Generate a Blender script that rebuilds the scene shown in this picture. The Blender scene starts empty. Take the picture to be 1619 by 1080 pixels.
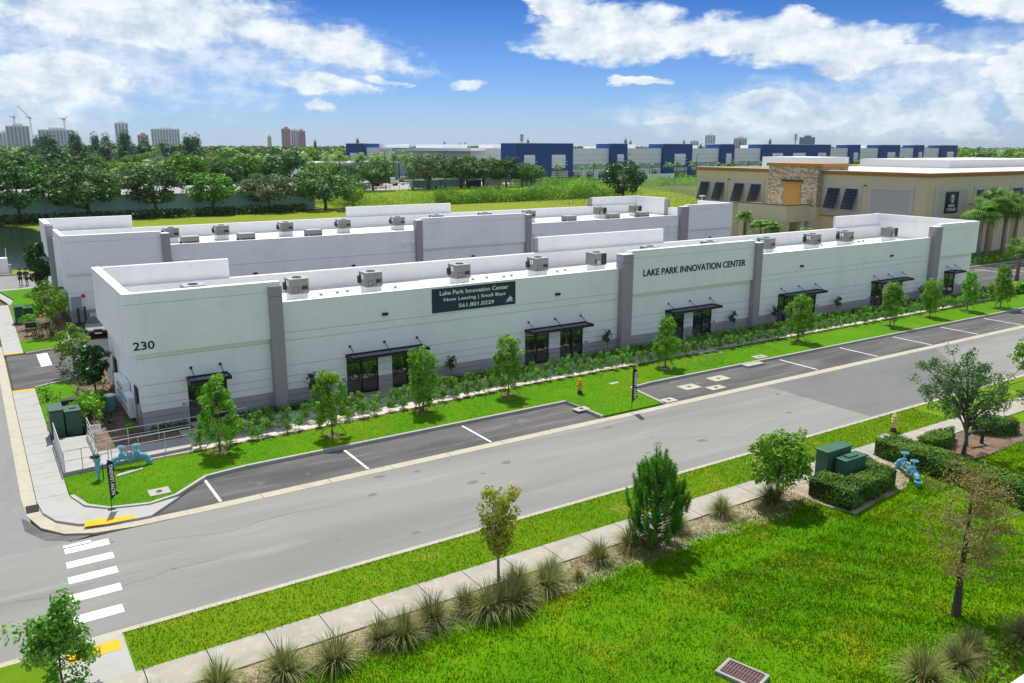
import bpy, math, random
import numpy as np
from mathutils import Matrix, Vector
from math import radians as R, sin, cos, pi

sc = bpy.context.scene
COL = sc.collection

# ------------------------------------------------------------------ camera
F_PX, PITCH, YAW, ROLL = 1313.09, 0.23158, 0.57723, 0.00218
CAM = Vector((1.134, -44.96, 14.656))
fw = Vector((sin(YAW)*cos(PITCH), cos(YAW)*cos(PITCH), -sin(PITCH)))
r0 = Vector((cos(YAW), -sin(YAW), 0)); u0 = r0.cross(fw)
rr = r0*cos(ROLL)+u0*sin(ROLL); uu = -r0*sin(ROLL)+u0*cos(ROLL)
cd = bpy.data.cameras.new('camera'); cam = bpy.data.objects.new('camera', cd); COL.objects.link(cam)
cam.matrix_world = Matrix(((rr.x, uu.x, -fw.x, CAM.x), (rr.y, uu.y, -fw.y, CAM.y), (rr.z, uu.z, -fw.z, CAM.z), (0, 0, 0, 1)))
cd.sensor_fit = 'HORIZONTAL'; cd.sensor_width = 36.0; cd.lens = F_PX/1619*36
cd.clip_start = 0.5; cd.clip_end = 20000
sc.camera = cam

# ------------------------------------------------------------------ light
SUN_EL, SUN_AZ = 62.0, 72.0            # azimuth of the sun, degrees from +X towards +Y
sd = bpy.data.lights.new('sun', 'SUN'); sun = bpy.data.objects.new('sun', sd); COL.objects.link(sun)
sd.energy = 2.55; sd.angle = R(0.53); sd.color = (1.0, 0.965, 0.855)
sv = Vector((cos(R(SUN_EL))*cos(R(SUN_AZ)), cos(R(SUN_EL))*sin(R(SUN_AZ)), sin(R(SUN_EL))))
sun.rotation_euler = sv.to_track_quat('Z', 'Y').to_euler(); sun.location = (0, 0, 200)
sc.view_settings.view_transform = 'Standard'; sc.view_settings.look = 'None'
sc.view_settings.gamma = 1.0; sc.view_settings.exposure = 1.0
sc.view_settings.use_curve_mapping = False
sc.cycles.max_bounces = 8; sc.cycles.diffuse_bounces = 5; sc.cycles.glossy_bounces = 3
sc.cycles.transparent_max_bounces = 8; sc.cycles.caustics_reflective = False; sc.cycles.caustics_refractive = False
sc.cycles.use_denoising = True
try: sc.cycles.denoiser = 'OPENIMAGEDENOISE'
except Exception: pass

class NT:
    """tiny helper for shader node trees"""
    def __init__(s, tree): s.t = tree; s.n = tree.nodes; s.l = tree.links
    def new(s, typ, **kw):
        n = s.n.new(typ)
        for k, v in kw.items(): setattr(n, k, v)
        return n
    def put(s, sock, v):
        if v is None: return
        if isinstance(v, bpy.types.NodeSocket): s.l.new(v, sock)
        elif isinstance(v, (tuple, list)):
            v = tuple(v)
            sock.default_value = v+(1.0,) if len(v) == 3 and sock.type == 'RGBA' else v
        else: sock.default_value = v
    def math(s, op, a, b=None, c=None, clamp=False):
        n = s.new('ShaderNodeMath', operation=op); n.use_clamp = clamp
        s.put(n.inputs[0], a); s.put(n.inputs[1], b); s.put(n.inputs[2], c); return n.outputs[0]
    def vmath(s, op, a, b=None):
        n = s.new('ShaderNodeVectorMath', operation=op); s.put(n.inputs[0], a); s.put(n.inputs[1], b)
        return n.outputs[0]
    def step(s, v, lo, hi, a=0.0, b=1.0):
        n = s.new('ShaderNodeMapRange', interpolation_type='SMOOTHSTEP')
        for i, x in zip((0, 1, 2, 3, 4), (v, lo, hi, a, b)): s.put(n.inputs[i], x)
        return n.outputs[0]
    def mix(s, fac, a, b, mode='MIX'):
        n = s.new('ShaderNodeMix', data_type='RGBA', blend_type=mode)
        s.put(n.inputs['Factor'], fac); s.put(n.inputs[6], a); s.put(n.inputs[7], b); return n.outputs[2]
    def noise(s, vec, scale, detail=4, rough=.55, dist=0.0, out=0):
        n = s.new('ShaderNodeTexNoise'); s.put(n.inputs['Vector'], vec)
        n.inputs['Scale'].default_value = scale; n.inputs['Detail'].default_value = detail
        n.inputs['Roughness'].default_value = rough; n.inputs['Distortion'].default_value = dist
        return n.outputs[out]
    def comb(s, x, y, z):
        n = s.new('ShaderNodeCombineXYZ')
        for i, v in enumerate((x, y, z)): s.put(n.inputs[i], v)
        return n.outputs[0]

# ------------------------------------------------------------------ sky with clouds
w = bpy.data.worlds.new('World'); sc.world = w; w.use_nodes = True
W = NT(w.node_tree); W.n.clear()
sky = W.new('ShaderNodeTexSky', sky_type='NISHITA'); sky.sun_disc = False
sky.sun_elevation = R(SUN_EL); sky.sun_rotation = R(90-SUN_AZ)
sky.altitude = 0; sky.air_density = 1.0; sky.dust_density = 0.6; sky.ozone_density = 3.0
g = W.new('ShaderNodeTexCoord').outputs['Generated']
sx = W.new('ShaderNodeSeparateXYZ'); W.put(sx.inputs[0], g)
az = W.math('MULTIPLY', W.math('ARCTAN2', sx.outputs[0], sx.outputs[1]), 57.2958)
el = W.math('MULTIPLY', W.math('ARCSINE', sx.outputs[2]), 57.2958)
# clouds live in angle space: degrees of azimuth / elevation, noise stretched sideways
pv = W.comb(W.math('MULTIPLY', az, 0.55), W.math('MULTIPLY', el, 1.25), 0.0)
n1 = W.noise(pv, 0.16, 7, .56, .25); n2 = W.noise(pv, 0.75, 6, .62, .2)
n3 = W.noise(W.comb(W.math('MULTIPLY', az, 1.0), W.math('MULTIPLY', el, 1.0), 7.3), 0.55, 7, .6, .1)
warp = W.noise(pv, 0.3, 4, .6, 0.0, 1)
wsep = W.new('ShaderNodeSeparateXYZ'); W.put(wsep.inputs[0], warp)
azw = W.math('ADD', az, W.math('MULTIPLY', W.math('SUBTRACT', wsep.outputs[0], .5), 9.0))
elw = W.math('ADD', el, W.math('MULTIPLY', W.math('SUBTRACT', wsep.outputs[1], .5), 3.4))
def blob(a0, e0, wa, we, tilt=0.0):
    da = W.math('SUBTRACT', azw, a0); de = W.math('SUBTRACT', W.math('SUBTRACT', elw, e0), W.math('MULTIPLY', da, tilt))
    q = W.math('ADD', W.math('POWER', W.math('ABSOLUTE', W.math('DIVIDE', da, wa)), 2.0), W.math('POWER', W.math('ABSOLUTE', W.math('DIVIDE', de, we)), 2.0))
    return W.math('SUBTRACT', 1.0, q, clamp=True)
def union(bs):
    o = bs[0]
    for b in bs[1:]: o = W.math('MAXIMUM', o, b)
    return o
left_bank = union([blob(9.5, 7.6, 13, 2.6, -.03), blob(19, 6.3, 9.5, 1.7, -.13), blob(5, 3.8, 6, 2.6), blob(20, 3.7, 4.2, .75, -.09), blob(24.5, 4.2, 2.0, .55, -.05), blob(30, 3.95, 2.2, .6), blob(20.8, 2.3, 1.3, .5)])
right_bank = union([blob(40.5, 6.9, 8.0, 1.9, -.05), blob(50, 6.5, 9.5, 1.9, -.06), blob(56, 5.2, 6.5, 1.0, -.08), blob(36, 8.6, 4.5, 1.1, -.2), blob(62.5, 8.3, 5.0, 1.8), blob(64.5, 4.6, 2.6, 2.2), blob(40.9, 4.2, 2.2, .38)])
low_cumulus = union([blob(56, 1.9, 2.0, 1.5), blob(60.2, 1.7, 2.6, 1.8), blob(51.5, 1.3, 3.2, .9), blob(66, 2.0, 4, 1.6), blob(49, 3.1, 3.4, .65), blob(45.5, 1.6, 4, .5)])
# beyond the picture unseen broken cloud carries on, thickened to brighten the shaded walls
wide = W.math('MULTIPLY', W.step(n1, .40, .56), W.math('MAXIMUM', W.step(el, 9.5, 13), W.math('MAXIMUM', W.step(az, 68, 74), W.step(az, -2, -8))))
wide = W.math('MULTIPLY', wide, W.step(el, 1.0, 4.0))
def cover(b, thin, lo, hi):
    s = W.math('ADD', W.math('MULTIPLY', b, thin), W.math('ADD', W.math('MULTIPLY', W.math('SUBTRACT', n2, .5), 1.5), W.math('MULTIPLY', W.math('SUBTRACT', n3, .5), .9)))
    return W.math('MULTIPLY', W.step(s, lo, hi), W.step(b, 0.0, .12))
aL = cover(left_bank, 1.25, .02, 1.05); aR = cover(right_bank, 1.35, .12, .92); aV = W.math('MULTIPLY', cover(union([blob(8, 6.2, 19, 4.4, -.06), blob(3, 3.0, 8, 3.6), blob(52, 2.0, 14, 2.3), blob(60, 4.2, 7, 3.2)]), 1.1, -.15, 1.35), .72); aC = W.math('MULTIPLY', cover(low_cumulus, 1.3, .25, .75), .8)
alpha = W.math('MINIMUM', .96, W.math('MAXIMUM', W.math('MAXIMUM', W.math('MULTIPLY', aL, .94), aR), W.math('MAXIMUM', W.math('MAXIMUM', aC, aV), W.math('MULTIPLY', wide, .9))))
lit = W.step(W.math('ADD', W.math('MULTIPLY', n3, .75), W.math('MULTIPLY', n2, .6)), .46, .86)
body = W.mix(lit, (2.75, 3.2, 3.65), (4.5, 4.75, 4.9))
ramp_o = W.math('POWER', W.math('DIVIDE', W.math('MAXIMUM', el, 0.0), 10.5, clamp=True), .70)
# Florida summer air: pale at the horizon, clear deep blue above
tint = W.mix(ramp_o, (.345, .49, .80), (.027, .135, .345))
bg = W.new('ShaderNodeBackground'); bg.inputs['Strength'].default_value = 0.11
W.put(bg.inputs['Color'], W.mix(alpha, W.mix(1.0, sky.outputs[0], tint, 'MULTIPLY'), body))
W.l.new(bg.outputs[0], W.new('ShaderNodeOutputWorld').inputs['Surface'])


# ------------------------------------------------------------------ materials
MATS = {}
def mat(name, col, rough=.8, layers=(), bump=None, spec=.3, metal=0.0, emit=None, coat=0.0, ior=None, tone=None, transl=0.0, coord='pos'):
    """layers: (colour, scale, lo, hi, strength, (sx, sy, sz)); bump: (scale, distance)"""
    if name in MATS: return MATS[name]
    m = bpy.data.materials.new(name); m.use_nodes = True; N = NT(m.node_tree); N.n.clear()
    out = N.new('ShaderNodeOutputMaterial'); p = N.new('ShaderNodeBsdfPrincipled')
    pos = N.new('ShaderNodeNewGeometry').outputs['Position'] if coord == 'pos' else N.new('ShaderNodeTexCoord').outputs['Object']
    c = tuple(col)
    for L in layers:
        c2, scale, lo, hi, st = L[:5]; st3 = L[5] if len(L) > 5 else None
        v = N.vmath('MULTIPLY', pos, st3) if st3 else pos
        f = N.math('MULTIPLY', N.step(N.noise(v, scale, 5, .6), lo, hi), st)
        c = N.mix(f, c, tuple(c2))
    if tone:                                    # leaf-to-leaf colour differences kept on the mesh
        at = N.new('ShaderNodeAttribute', attribute_name='tone').outputs['Fac']
        c = N.mix(N.step(at, 0.15, .85), c, tone)
        oi = N.new('ShaderNodeObjectInfo').outputs['Random']
        hs = N.new('ShaderNodeHueSaturation'); N.put(hs.inputs['Color'], c)
        N.put(hs.inputs['Hue'], N.math('ADD', .49, N.math('MULTIPLY', oi, .02)))
        N.put(hs.inputs['Value'], N.math('ADD', .82, N.math('MULTIPLY', oi, .36))); c = hs.outputs[0]
    N.put(p.inputs['Base Color'], c); p.inputs['Roughness'].default_value = rough
    p.inputs['Specular IOR Level'].default_value = spec; p.inputs['Metallic'].default_value = metal
    p.inputs['Coat Weight'].default_value = coat
    if ior: p.inputs['IOR'].default_value = ior
    if emit: p.inputs['Emission Color'].default_value = tuple(emit[:3])+(1,); p.inputs['Emission Strength'].default_value = emit[3]
    if bump:
        b = N.new('ShaderNodeBump'); b.inputs['Strength'].default_value = 1.0; b.inputs['Distance'].default_value = bump[1]
        N.put(b.inputs['Height'], N.noise(pos, bump[0], 4, .6)); N.put(p.inputs['Normal'], b.outputs[0])
    sh = p.outputs[0]
    if transl:
        t = N.new('ShaderNodeBsdfTranslucent'); N.put(t.inputs['Color'], c)
        mx = N.new('ShaderNodeMixShader'); mx.inputs[0].default_value = transl
        N.l.new(sh, mx.inputs[1]); N.l.new(t.outputs[0], mx.inputs[2]); sh = mx.outputs[0]
    N.l.new(sh, out.inputs['Surface']); MATS[name] = m; return m

WHITE = mat('white_stucco', (.87, .872, .87), .85, [((.74, .74, .73), .35, .45, .75, .45, (1, 1, .35)), ((.68, .67, .64), 1.5, .56, .76, .30, (1, 1, .07)), ((.76, .76, .75), .55, .54, .70, .4), ((.74, .75, .75), 2.2, .5, .8, .4)], (9, .004))
BOUNCEW = mat('bounce_tinted_stucco', (.86, .84, .77), .85, [((.72, .70, .64), .6, .45, .75, .5)], (9, .004))  # white stucco with warm bounced light put into its colour
GREYW = mat('grey_stucco', (.40, .395, .41), .85, [((.33, .33, .35), .8, .45, .75, .5)], (9, .004))
TAUPE = mat('taupe_stucco', (.345, .315, .33), .85, [((.29, .27, .285), .7, .45, .75, .5, (1, 1, .3))], (9, .004))
JOINT = mat('dark_joint', (.55, .55, .55), .9)
COPING = mat('white_coping', (.85, .86, .88), .5)
ROOFW = mat('white_membrane_roof', (.72, .72, .70), .6, [((.52, .44, .31), .30, .55, .70, .7, (1, 2.2, 1)), ((.66, .65, .62), 1.4, .48, .72, .55), ((.70, .66, .58), .12, .5, .66, .5)])
BLACK = mat('black_metal', (.016, .018, .022), .42)
DECK = mat('canopy_deck_metal', (.30, .36, .42), .35, metal=.6)
GLASS = mat('dark_door_glass', (.014, .018, .022), .03, spec=.5, ior=2.3)
STEEL = mat('galvanised_steel', (.40, .41, .42), .45, [((.30, .31, .32), 1.5, .45, .7, .5)], metal=.35)
ALUM = mat('aluminium_rail', (.60, .61, .63), .38, metal=.7)
ACGREY = mat('unit_grey', (.215, .225, .215), .55, [((.17, .175, .17), 2.0, .45, .7, .5)], metal=.1)
DARK = mat('dark_grille', (.03, .032, .035), .6)
LABELW = mat('white_plate', (.82, .82, .82), .6)
NAVYB = mat('banner_cloth', (.026, .048, .062), .7, [((.034, .058, .074), 1.5, .4, .7, .6)])
TXTB = mat('black_letter', (.012, .012, .014), .6)
TXTW = mat('white_letter', (.86, .87, .88), .6)
ASPH = mat('old_asphalt', (.255, .252, .238), .92, [((.185, .185, .18), .10, .42, .66, .7, (.35, 2.2, 1)), ((.32, .32, .31), .5, .5, .72, .6, (.18, 1.8, 1)), ((.20, .198, .19), 1.7, .56, .72, .6, (.12, 1.6, 1)), ((.21, .21, .205), 9, .5, .75, .45), ((.34, .34, .33), 45, .6, .75, .35)], (60, .006))
ASPHC = mat('cross_street_asphalt', (.235, .238, .235), .92, [((.18, .182, .18), .25, .45, .7, .6, (2.2, .4, 1)), ((.29, .29, .285), .6, .5, .75, .5), ((.34, .34, .33), 45, .6, .75, .3)], (60, .006))
ASPHD = mat('dark_asphalt', (.115, .109, .108), .9, [((.070, .068, .070), .35, .42, .62, .85, (.3, 1.5, 1)), ((.185, .175, .172), .9, .50, .70, .75, (.22, 2.0, 1)), ((.25, .24, .23), .6, .60, .76, .7), ((.045, .044, .046), .8, .64, .74, .6), ((.20, .195, .195), 30, .6, .78, .35)], (60, .005))
ASPHP = mat('patch_asphalt', (.165, .166, .168), .9, [((.135, .137, .14), .3, .45, .7, .7, (.4, 1.4, 1)), ((.20, .20, .20), 1.2, .5, .75, .5), ((.24, .24, .24), 45, .6, .78, .3)], (60, .005))
CONC = mat('light_concrete', (.40, .39, .365), .9, [((.33, .32, .295), .7, .47, .75, .65), ((.50, .49, .47), 3.0, .5, .75, .4), ((.38, .37, .35), 14, .62, .78, .25)], (30, .003))
CONCW = mat('white_concrete', (.395, .395, .38), .9, [((.32, .31, .285), .9, .47, .75, .6), ((.36, .34, .29), .35, .58, .75, .5)], (30, .003))
CONCO = mat('old_concrete', (.38, .355, .305), .9, [((.28, .26, .22), .8, .45, .72, .65), ((.54, .52, .47), 2.5, .5, .75, .5), ((.30, .285, .25), 12, .62, .78, .3)], (30, .003))
GUTTER = mat('sandy_gutter_concrete', (.45, .415, .33), .9, [((.35, .32, .25), 1.0, .45, .72, .6), ((.62, .60, .52), 3, .5, .75, .4)], (30, .003))
PAINT = mat('road_paint', (.80, .80, .79), .8, [((.52, .52, .51), 2.5, .52, .75, .6, (1, 1, 1)), ((.40, .40, .39), 22, .60, .72, .5)])
YELLOW = mat('tactile_yellow', (.80, .40, .012), .75, [((.60, .30, .02), 3, .5, .75, .5)])
SOIL = mat('mulch_soil', (.20, .135, .095), .95, [((.10, .065, .045), 2.5, .42, .62, .8), ((.32, .25, .19), 7, .52, .72, .7)], (14, .04))
SAND = mat('sandy_bare_soil', (.42, .34, .26), .95, [((.26, .19, .13), 1.6, .45, .65, .7), ((.12, .17, .03), 2.8, .52, .68, .6)], (14, .04))
SHELL = mat('white_shell_bed', (.66, .61, .53), .95, [((.40, .33, .26), 3.5, .46, .64, .75), ((.78, .75, .70), 9, .5, .7, .7)], (22, .04))
def lawnmat(name, a, b, c, d):
    return mat(name, a, .9, [(b, .18, .40, .66, .85), (c, .55, .55, .74, .75), (d, 2.4, .48, .74, .5), (b, 9, .45, .7, .5), (c, .08, .55, .75, .6)], (20, .05), spec=.1)
LAWN = lawnmat('lush_lawn', (.075, .215, .002), (.105, .26, .002), (.18, .25, .006), (.05, .15, .002))
LAWNR = lawnmat('road_verge_grass', (.16, .25, .004), (.10, .23, .003), (.34, .31, .05), (.08, .17, .003))
def near_lawn_mat():
    m = bpy.data.materials.new('near_lawn'); m.use_nodes = True; N = NT(m.node_tree); N.n.clear(); MATS['near_lawn'] = m
    out = N.new('ShaderNodeOutputMaterial'); p = N.new('ShaderNodeBsdfPrincipled'); pos = N.new('ShaderNodeNewGeometry').outputs['Position']
    c = turf(N, pos); xyz = N.new('ShaderNodeSeparateXYZ'); N.put(xyz.inputs[0], pos)
    wob = N.math('ADD', N.math('MULTIPLY', N.math('SUBTRACT', N.noise(pos, .45, 5, .65), .5), 3.0), N.math('MULTIPLY', N.math('SUBTRACT', N.noise(pos, 3.0, 4, .6), .5), 1.0))
    edge = N.math('ADD', xyz.outputs[1], wob)
    f = N.math('MULTIPLY', N.step(edge, -24.95, -24.25), N.math('MULTIPLY', N.step(xyz.outputs[0], 2.6, 3.2), N.step(xyz.outputs[0], 31, 29.5)))
    soil = N.mix(N.step(N.noise(pos, 1.6, 5, .6), .42, .66), (.43, .35, .265), (.27, .195, .135)); soil = N.mix(N.math('MULTIPLY', N.step(N.noise(pos, 5.0, 5, .6), .53, .7), .8), soil, (.15, .20, .03))
    N.put(p.inputs['Base Color'], N.mix(f, c, soil)); p.inputs['Roughness'].default_value = .95; p.inputs['Specular IOR Level'].default_value = .08
    b = N.new('ShaderNodeBump'); b.inputs['Distance'].default_value = .06; N.put(b.inputs['Height'], N.noise(pos, 14, 5, .65)); N.put(p.inputs['Normal'], b.outputs[0])
    N.l.new(p.outputs[0], out.inputs['Surface']); return m
def turf(N, pos, dry=1.0):
    """uneven St Augustine turf: lush, yellowing, thin and dark patches and two old tyre arcs"""
    c = N.mix(N.step(N.noise(pos, .16, 5, .6), .38, .64), (.082, .225, .001), (.135, .30, .0015))
    c = N.mix(N.math('MULTIPLY', N.step(N.noise(N.vmath('ADD', pos, (31, 7, 0)), .42, 6, .68), .50, .70), .7*dry), c, (.235, .255, .008))
    c = N.mix(N.math('MULTIPLY', N.step(N.noise(N.vmath('ADD', pos, (5, 77, 0)), 1.1, 6, .7), .55, .70), .75), c, (.038, .115, .002))
    c = N.mix(N.math('MULTIPLY', N.step(N.noise(N.vmath('ADD', pos, (9, 3, 0)), 2.3, 6, .72), .62, .76), .35*dry), c, (.36, .32, .06))
    for cx, cy, r in ((21.5, -37.5, 10.3), (22.5, -38.2, 9.2)):
        d = N.new('ShaderNodeVectorMath', operation='DISTANCE'); N.put(d.inputs[0], N.vmath('MULTIPLY', pos, (1, 1, 0))); N.put(d.inputs[1], (cx, cy, 0))
        t = N.math('ABSOLUTE', N.math('SUBTRACT', N.math('ADD', d.outputs['Value'], N.math('MULTIPLY', N.noise(pos, .6, 3), .8)), r+.4))
        c = N.mix(N.math('MULTIPLY', N.step(t, .55, .08), N.math('MULTIPLY', N.step(N.noise(pos, .5, 4, .6), .40, .60), .5)), c, (.085, .135, .006))
    return c
LAWNN = near_lawn_mat()
MEADOW = lawnmat('meadow_grass', (.21, .25, .018), (.15, .22, .014), (.32, .29, .05), (.11, .18, .010))
def blademat(name, dry, lift):
    m = bpy.data.materials.new(name); m.use_nodes = True; N = NT(m.node_tree); N.n.clear(); MATS[name] = m
    pos = N.new('ShaderNodeNewGeometry').outputs['Position']; at = N.new('ShaderNodeAttribute', attribute_name='tone').outputs['Fac']
    hs = N.new('ShaderNodeHueSaturation'); N.put(hs.inputs['Color'], turf(N, N.vmath('MULTIPLY', pos, (1, 1, 0)), dry)); N.put(hs.inputs['Value'], N.math('ADD', .60*lift, N.math('MULTIPLY', at, .72*lift))); hs.inputs['Hue'].default_value = .5-.012*(dry-1)
    d = N.new('ShaderNodeBsdfDiffuse'); t = N.new('ShaderNodeBsdfTranslucent'); N.put(d.inputs['Color'], hs.outputs[0]); N.put(t.inputs['Color'], hs.outputs[0])
    mx = N.new('ShaderNodeMixShader'); mx.inputs[0].default_value = .3; N.l.new(d.outputs[0], mx.inputs[1]); N.l.new(t.outputs[0], mx.inputs[2])
    N.l.new(mx.outputs[0], N.new('ShaderNodeOutputMaterial').inputs['Surface']); return m
BLADE = blademat('lawn_blades', 1.0, 1.0); BLADEV = blademat('verge_blades', 1.15, 1.05)
def leafmat(name, a, b, tr=.28, rough=.55): return mat(name, a, rough, spec=.25, tone=b, transl=tr)
L_YOUNG = leafmat('bright_young_leaf', (.085, .30, .010), (.27, .52, .030))
L_SHRUB = leafmat('shrub_leaf', (.07, .26, .014), (.26, .48, .06))
L_DARK = leafmat('dark_glossy_leaf', (.022, .075, .013), (.055, .14, .022), .15, .4)
L_OAK = leafmat('oak_leaf', (.058, .17, .030), (.175, .30, .075), 0.2)
L_OAK2 = leafmat('oak_leaf_fresh', (.095, .26, .012), (.25, .41, .030), 0.22)
L_OLIVE = leafmat('olive_leaf', (.12, .20, .085), (.23, .32, .15), 0.2)
L_LIME = leafmat('lime_leaf', (.18, .34, .014), (.34, .47, .026))
L_YELL = leafmat('yellowish_leaf', (.30, .35, .025), (.50, .48, .06), .3)
L_FICUS = leafmat('ficus_leaf', (.09, .27, .012), (.25, .42, .028))
L_HEDGE = leafmat('hedge_leaf', (.045, .155, .010), (.15, .27, .018), .2)
L_PINE = leafmat('pine_needle', (.020, .17, .010), (.13, .36, .015), 0.18)
L_PALM = leafmat('palm_leaf', (.07, .21, .016), (.17, .33, .035), .25)
L_TUFT = leafmat('fakahatchee_blade', (.13, .17, .035), (.36, .34, .13), 0.25, .7)
L_CASU = leafmat('casuarina_needle', (.05, .14, .05), (.10, .21, .08), .1)
L_RED = leafmat('croton_leaf', (.20, .04, .012), (.13, .16, .02), .2)
L_MID = leafmat('mid_green_leaf', (.07, .23, .012), (.20, .38, .03), 0.2)
L_DEEP = leafmat('deep_green_leaf', (.03, .115, .024), (.11, .225, .050), 0.18)
L_CYP = leafmat('cypress_leaf', (.24, .27, .03), (.40, .28, .08), 0.3)
BARK = mat('grey_bark', (.16, .135, .11), .95, [((.09, .075, .06), 6, .4, .65, .8)], (18, .02))
BARKD = mat('dark_bark', (.065, .05, .042), .95, [((.11, .09, .075), 7, .45, .65, .7)], (18, .02))
BARKP = mat('pale_bark', (.34, .29, .24), .95, [((.22, .18, .15), 6, .4, .65, .8)], (18, .02))
BOXGRN = mat('utility_green', (.048, .105, .072), .5, [((.060, .125, .085), 1.5, .45, .7, .6)])
BOXGRN2 = mat('dark_utility_green', (.022, .065, .048), .5, [((.03, .08, .06), 1.5, .45, .7, .6)])
TEAL = mat('teal_paint', (.10, .30, .32), .5)
PIPEB = mat('blue_pipe_paint', (.15, .42, .56), .42, [((.10, .33, .46), 3, .5, .75, .5)])
HYD = mat('hydrant_yellow', (.72, .40, .02), .45)
HYDP = mat('pale_hydrant_yellow', (.72, .55, .16), .5)
RUST = mat('rusty_iron', (.15, .085, .085), .8, [((.22, .11, .08), 4, .45, .7, .6)])
IRON = mat('cast_iron', (.045, .045, .045), .6)
WATER = mat('pond_water', (.020, .035, .022), .06, bump=(1.1, .05), spec=.6)
TAN = mat('tan_stucco', (.66, .55, .355), .88, [((.59, .485, .305), .4, .45, .72, .5)])
TAN2 = mat('light_tan_stucco', (.69, .59, .41), .88, [((.62, .52, .36), .4, .45, .72, .5)])
OCHRE = mat('ochre_stucco', (.46, .24, .055), .85)
ORANGE = mat('orange_panel', (.56, .31, .075), .8, [((.48, .26, .06), .8, .45, .7, .5)])
STONE = mat('tan_veneer_stone', (.42, .345, .25), .95, [((.27, .20, .14), 2.6, .45, .56, .8), ((.55, .48, .37), 3.4, .5, .6, .8)], (5, .06))
NAVY = mat('navy_shutter', (.010, .020, .036), .5)
SURR = mat('pale_window_surround', (.55, .53, .48), .85)
BLUEB = mat('royal_blue_wall', (.018, .070, .24), .75, [((.022, .082, .27), .2, .45, .7, .6)])
PALEW = mat('pale_grey_wall', (.78, .80, .81), .85, [((.70, .73, .75), .15, .45, .7, .5)])
BANDG = mat('slate_band', (.34, .41, .48), .8)
BWHITE = mat('bright_white_panel', (.80, .81, .82), .75)
SIDING = mat('ribbed_blue_grey_siding', (.40, .62, .66), .6)
FARC = mat('far_concrete', (.62, .64, .68), .85); FARW = mat('far_white', (.78, .79, .82), .85)
FARP = mat('far_pink', (.56, .26, .22), .85); FARG = mat('far_glass', (.12, .17, .24), .3)
SKIN = mat('skin', (.36, .21, .15), .6); CLOTHK = mat('dark_cloth', (.02, .021, .024), .9); CLOTHT = mat('dark_teal_cloth', (.03, .06, .065), .9)
CARK = mat('black_car_paint', (.012, .012, .015), .22, coat=.8, spec=.5); CARG = mat('car_glass', (.02, .035, .04), .05, spec=.8)
TYRE = mat('tyre_rubber', (.02, .02, .02), .9); CHROME = mat('bright_metal', (.7, .7, .72), .25, metal=.9)
CARW = mat('white_car_paint', (.75, .76, .77), .35, coat=.4); CARS = mat('silver_car_paint', (.42, .44, .46), .35, metal=.4); CARB = mat('blue_car_paint', (.03, .06, .17), .35, coat=.4); CARR = mat('dark_red_paint', (.16, .03, .02), .5)
REDS = mat('sign_red', (.52, .035, .04), .6)

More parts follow.
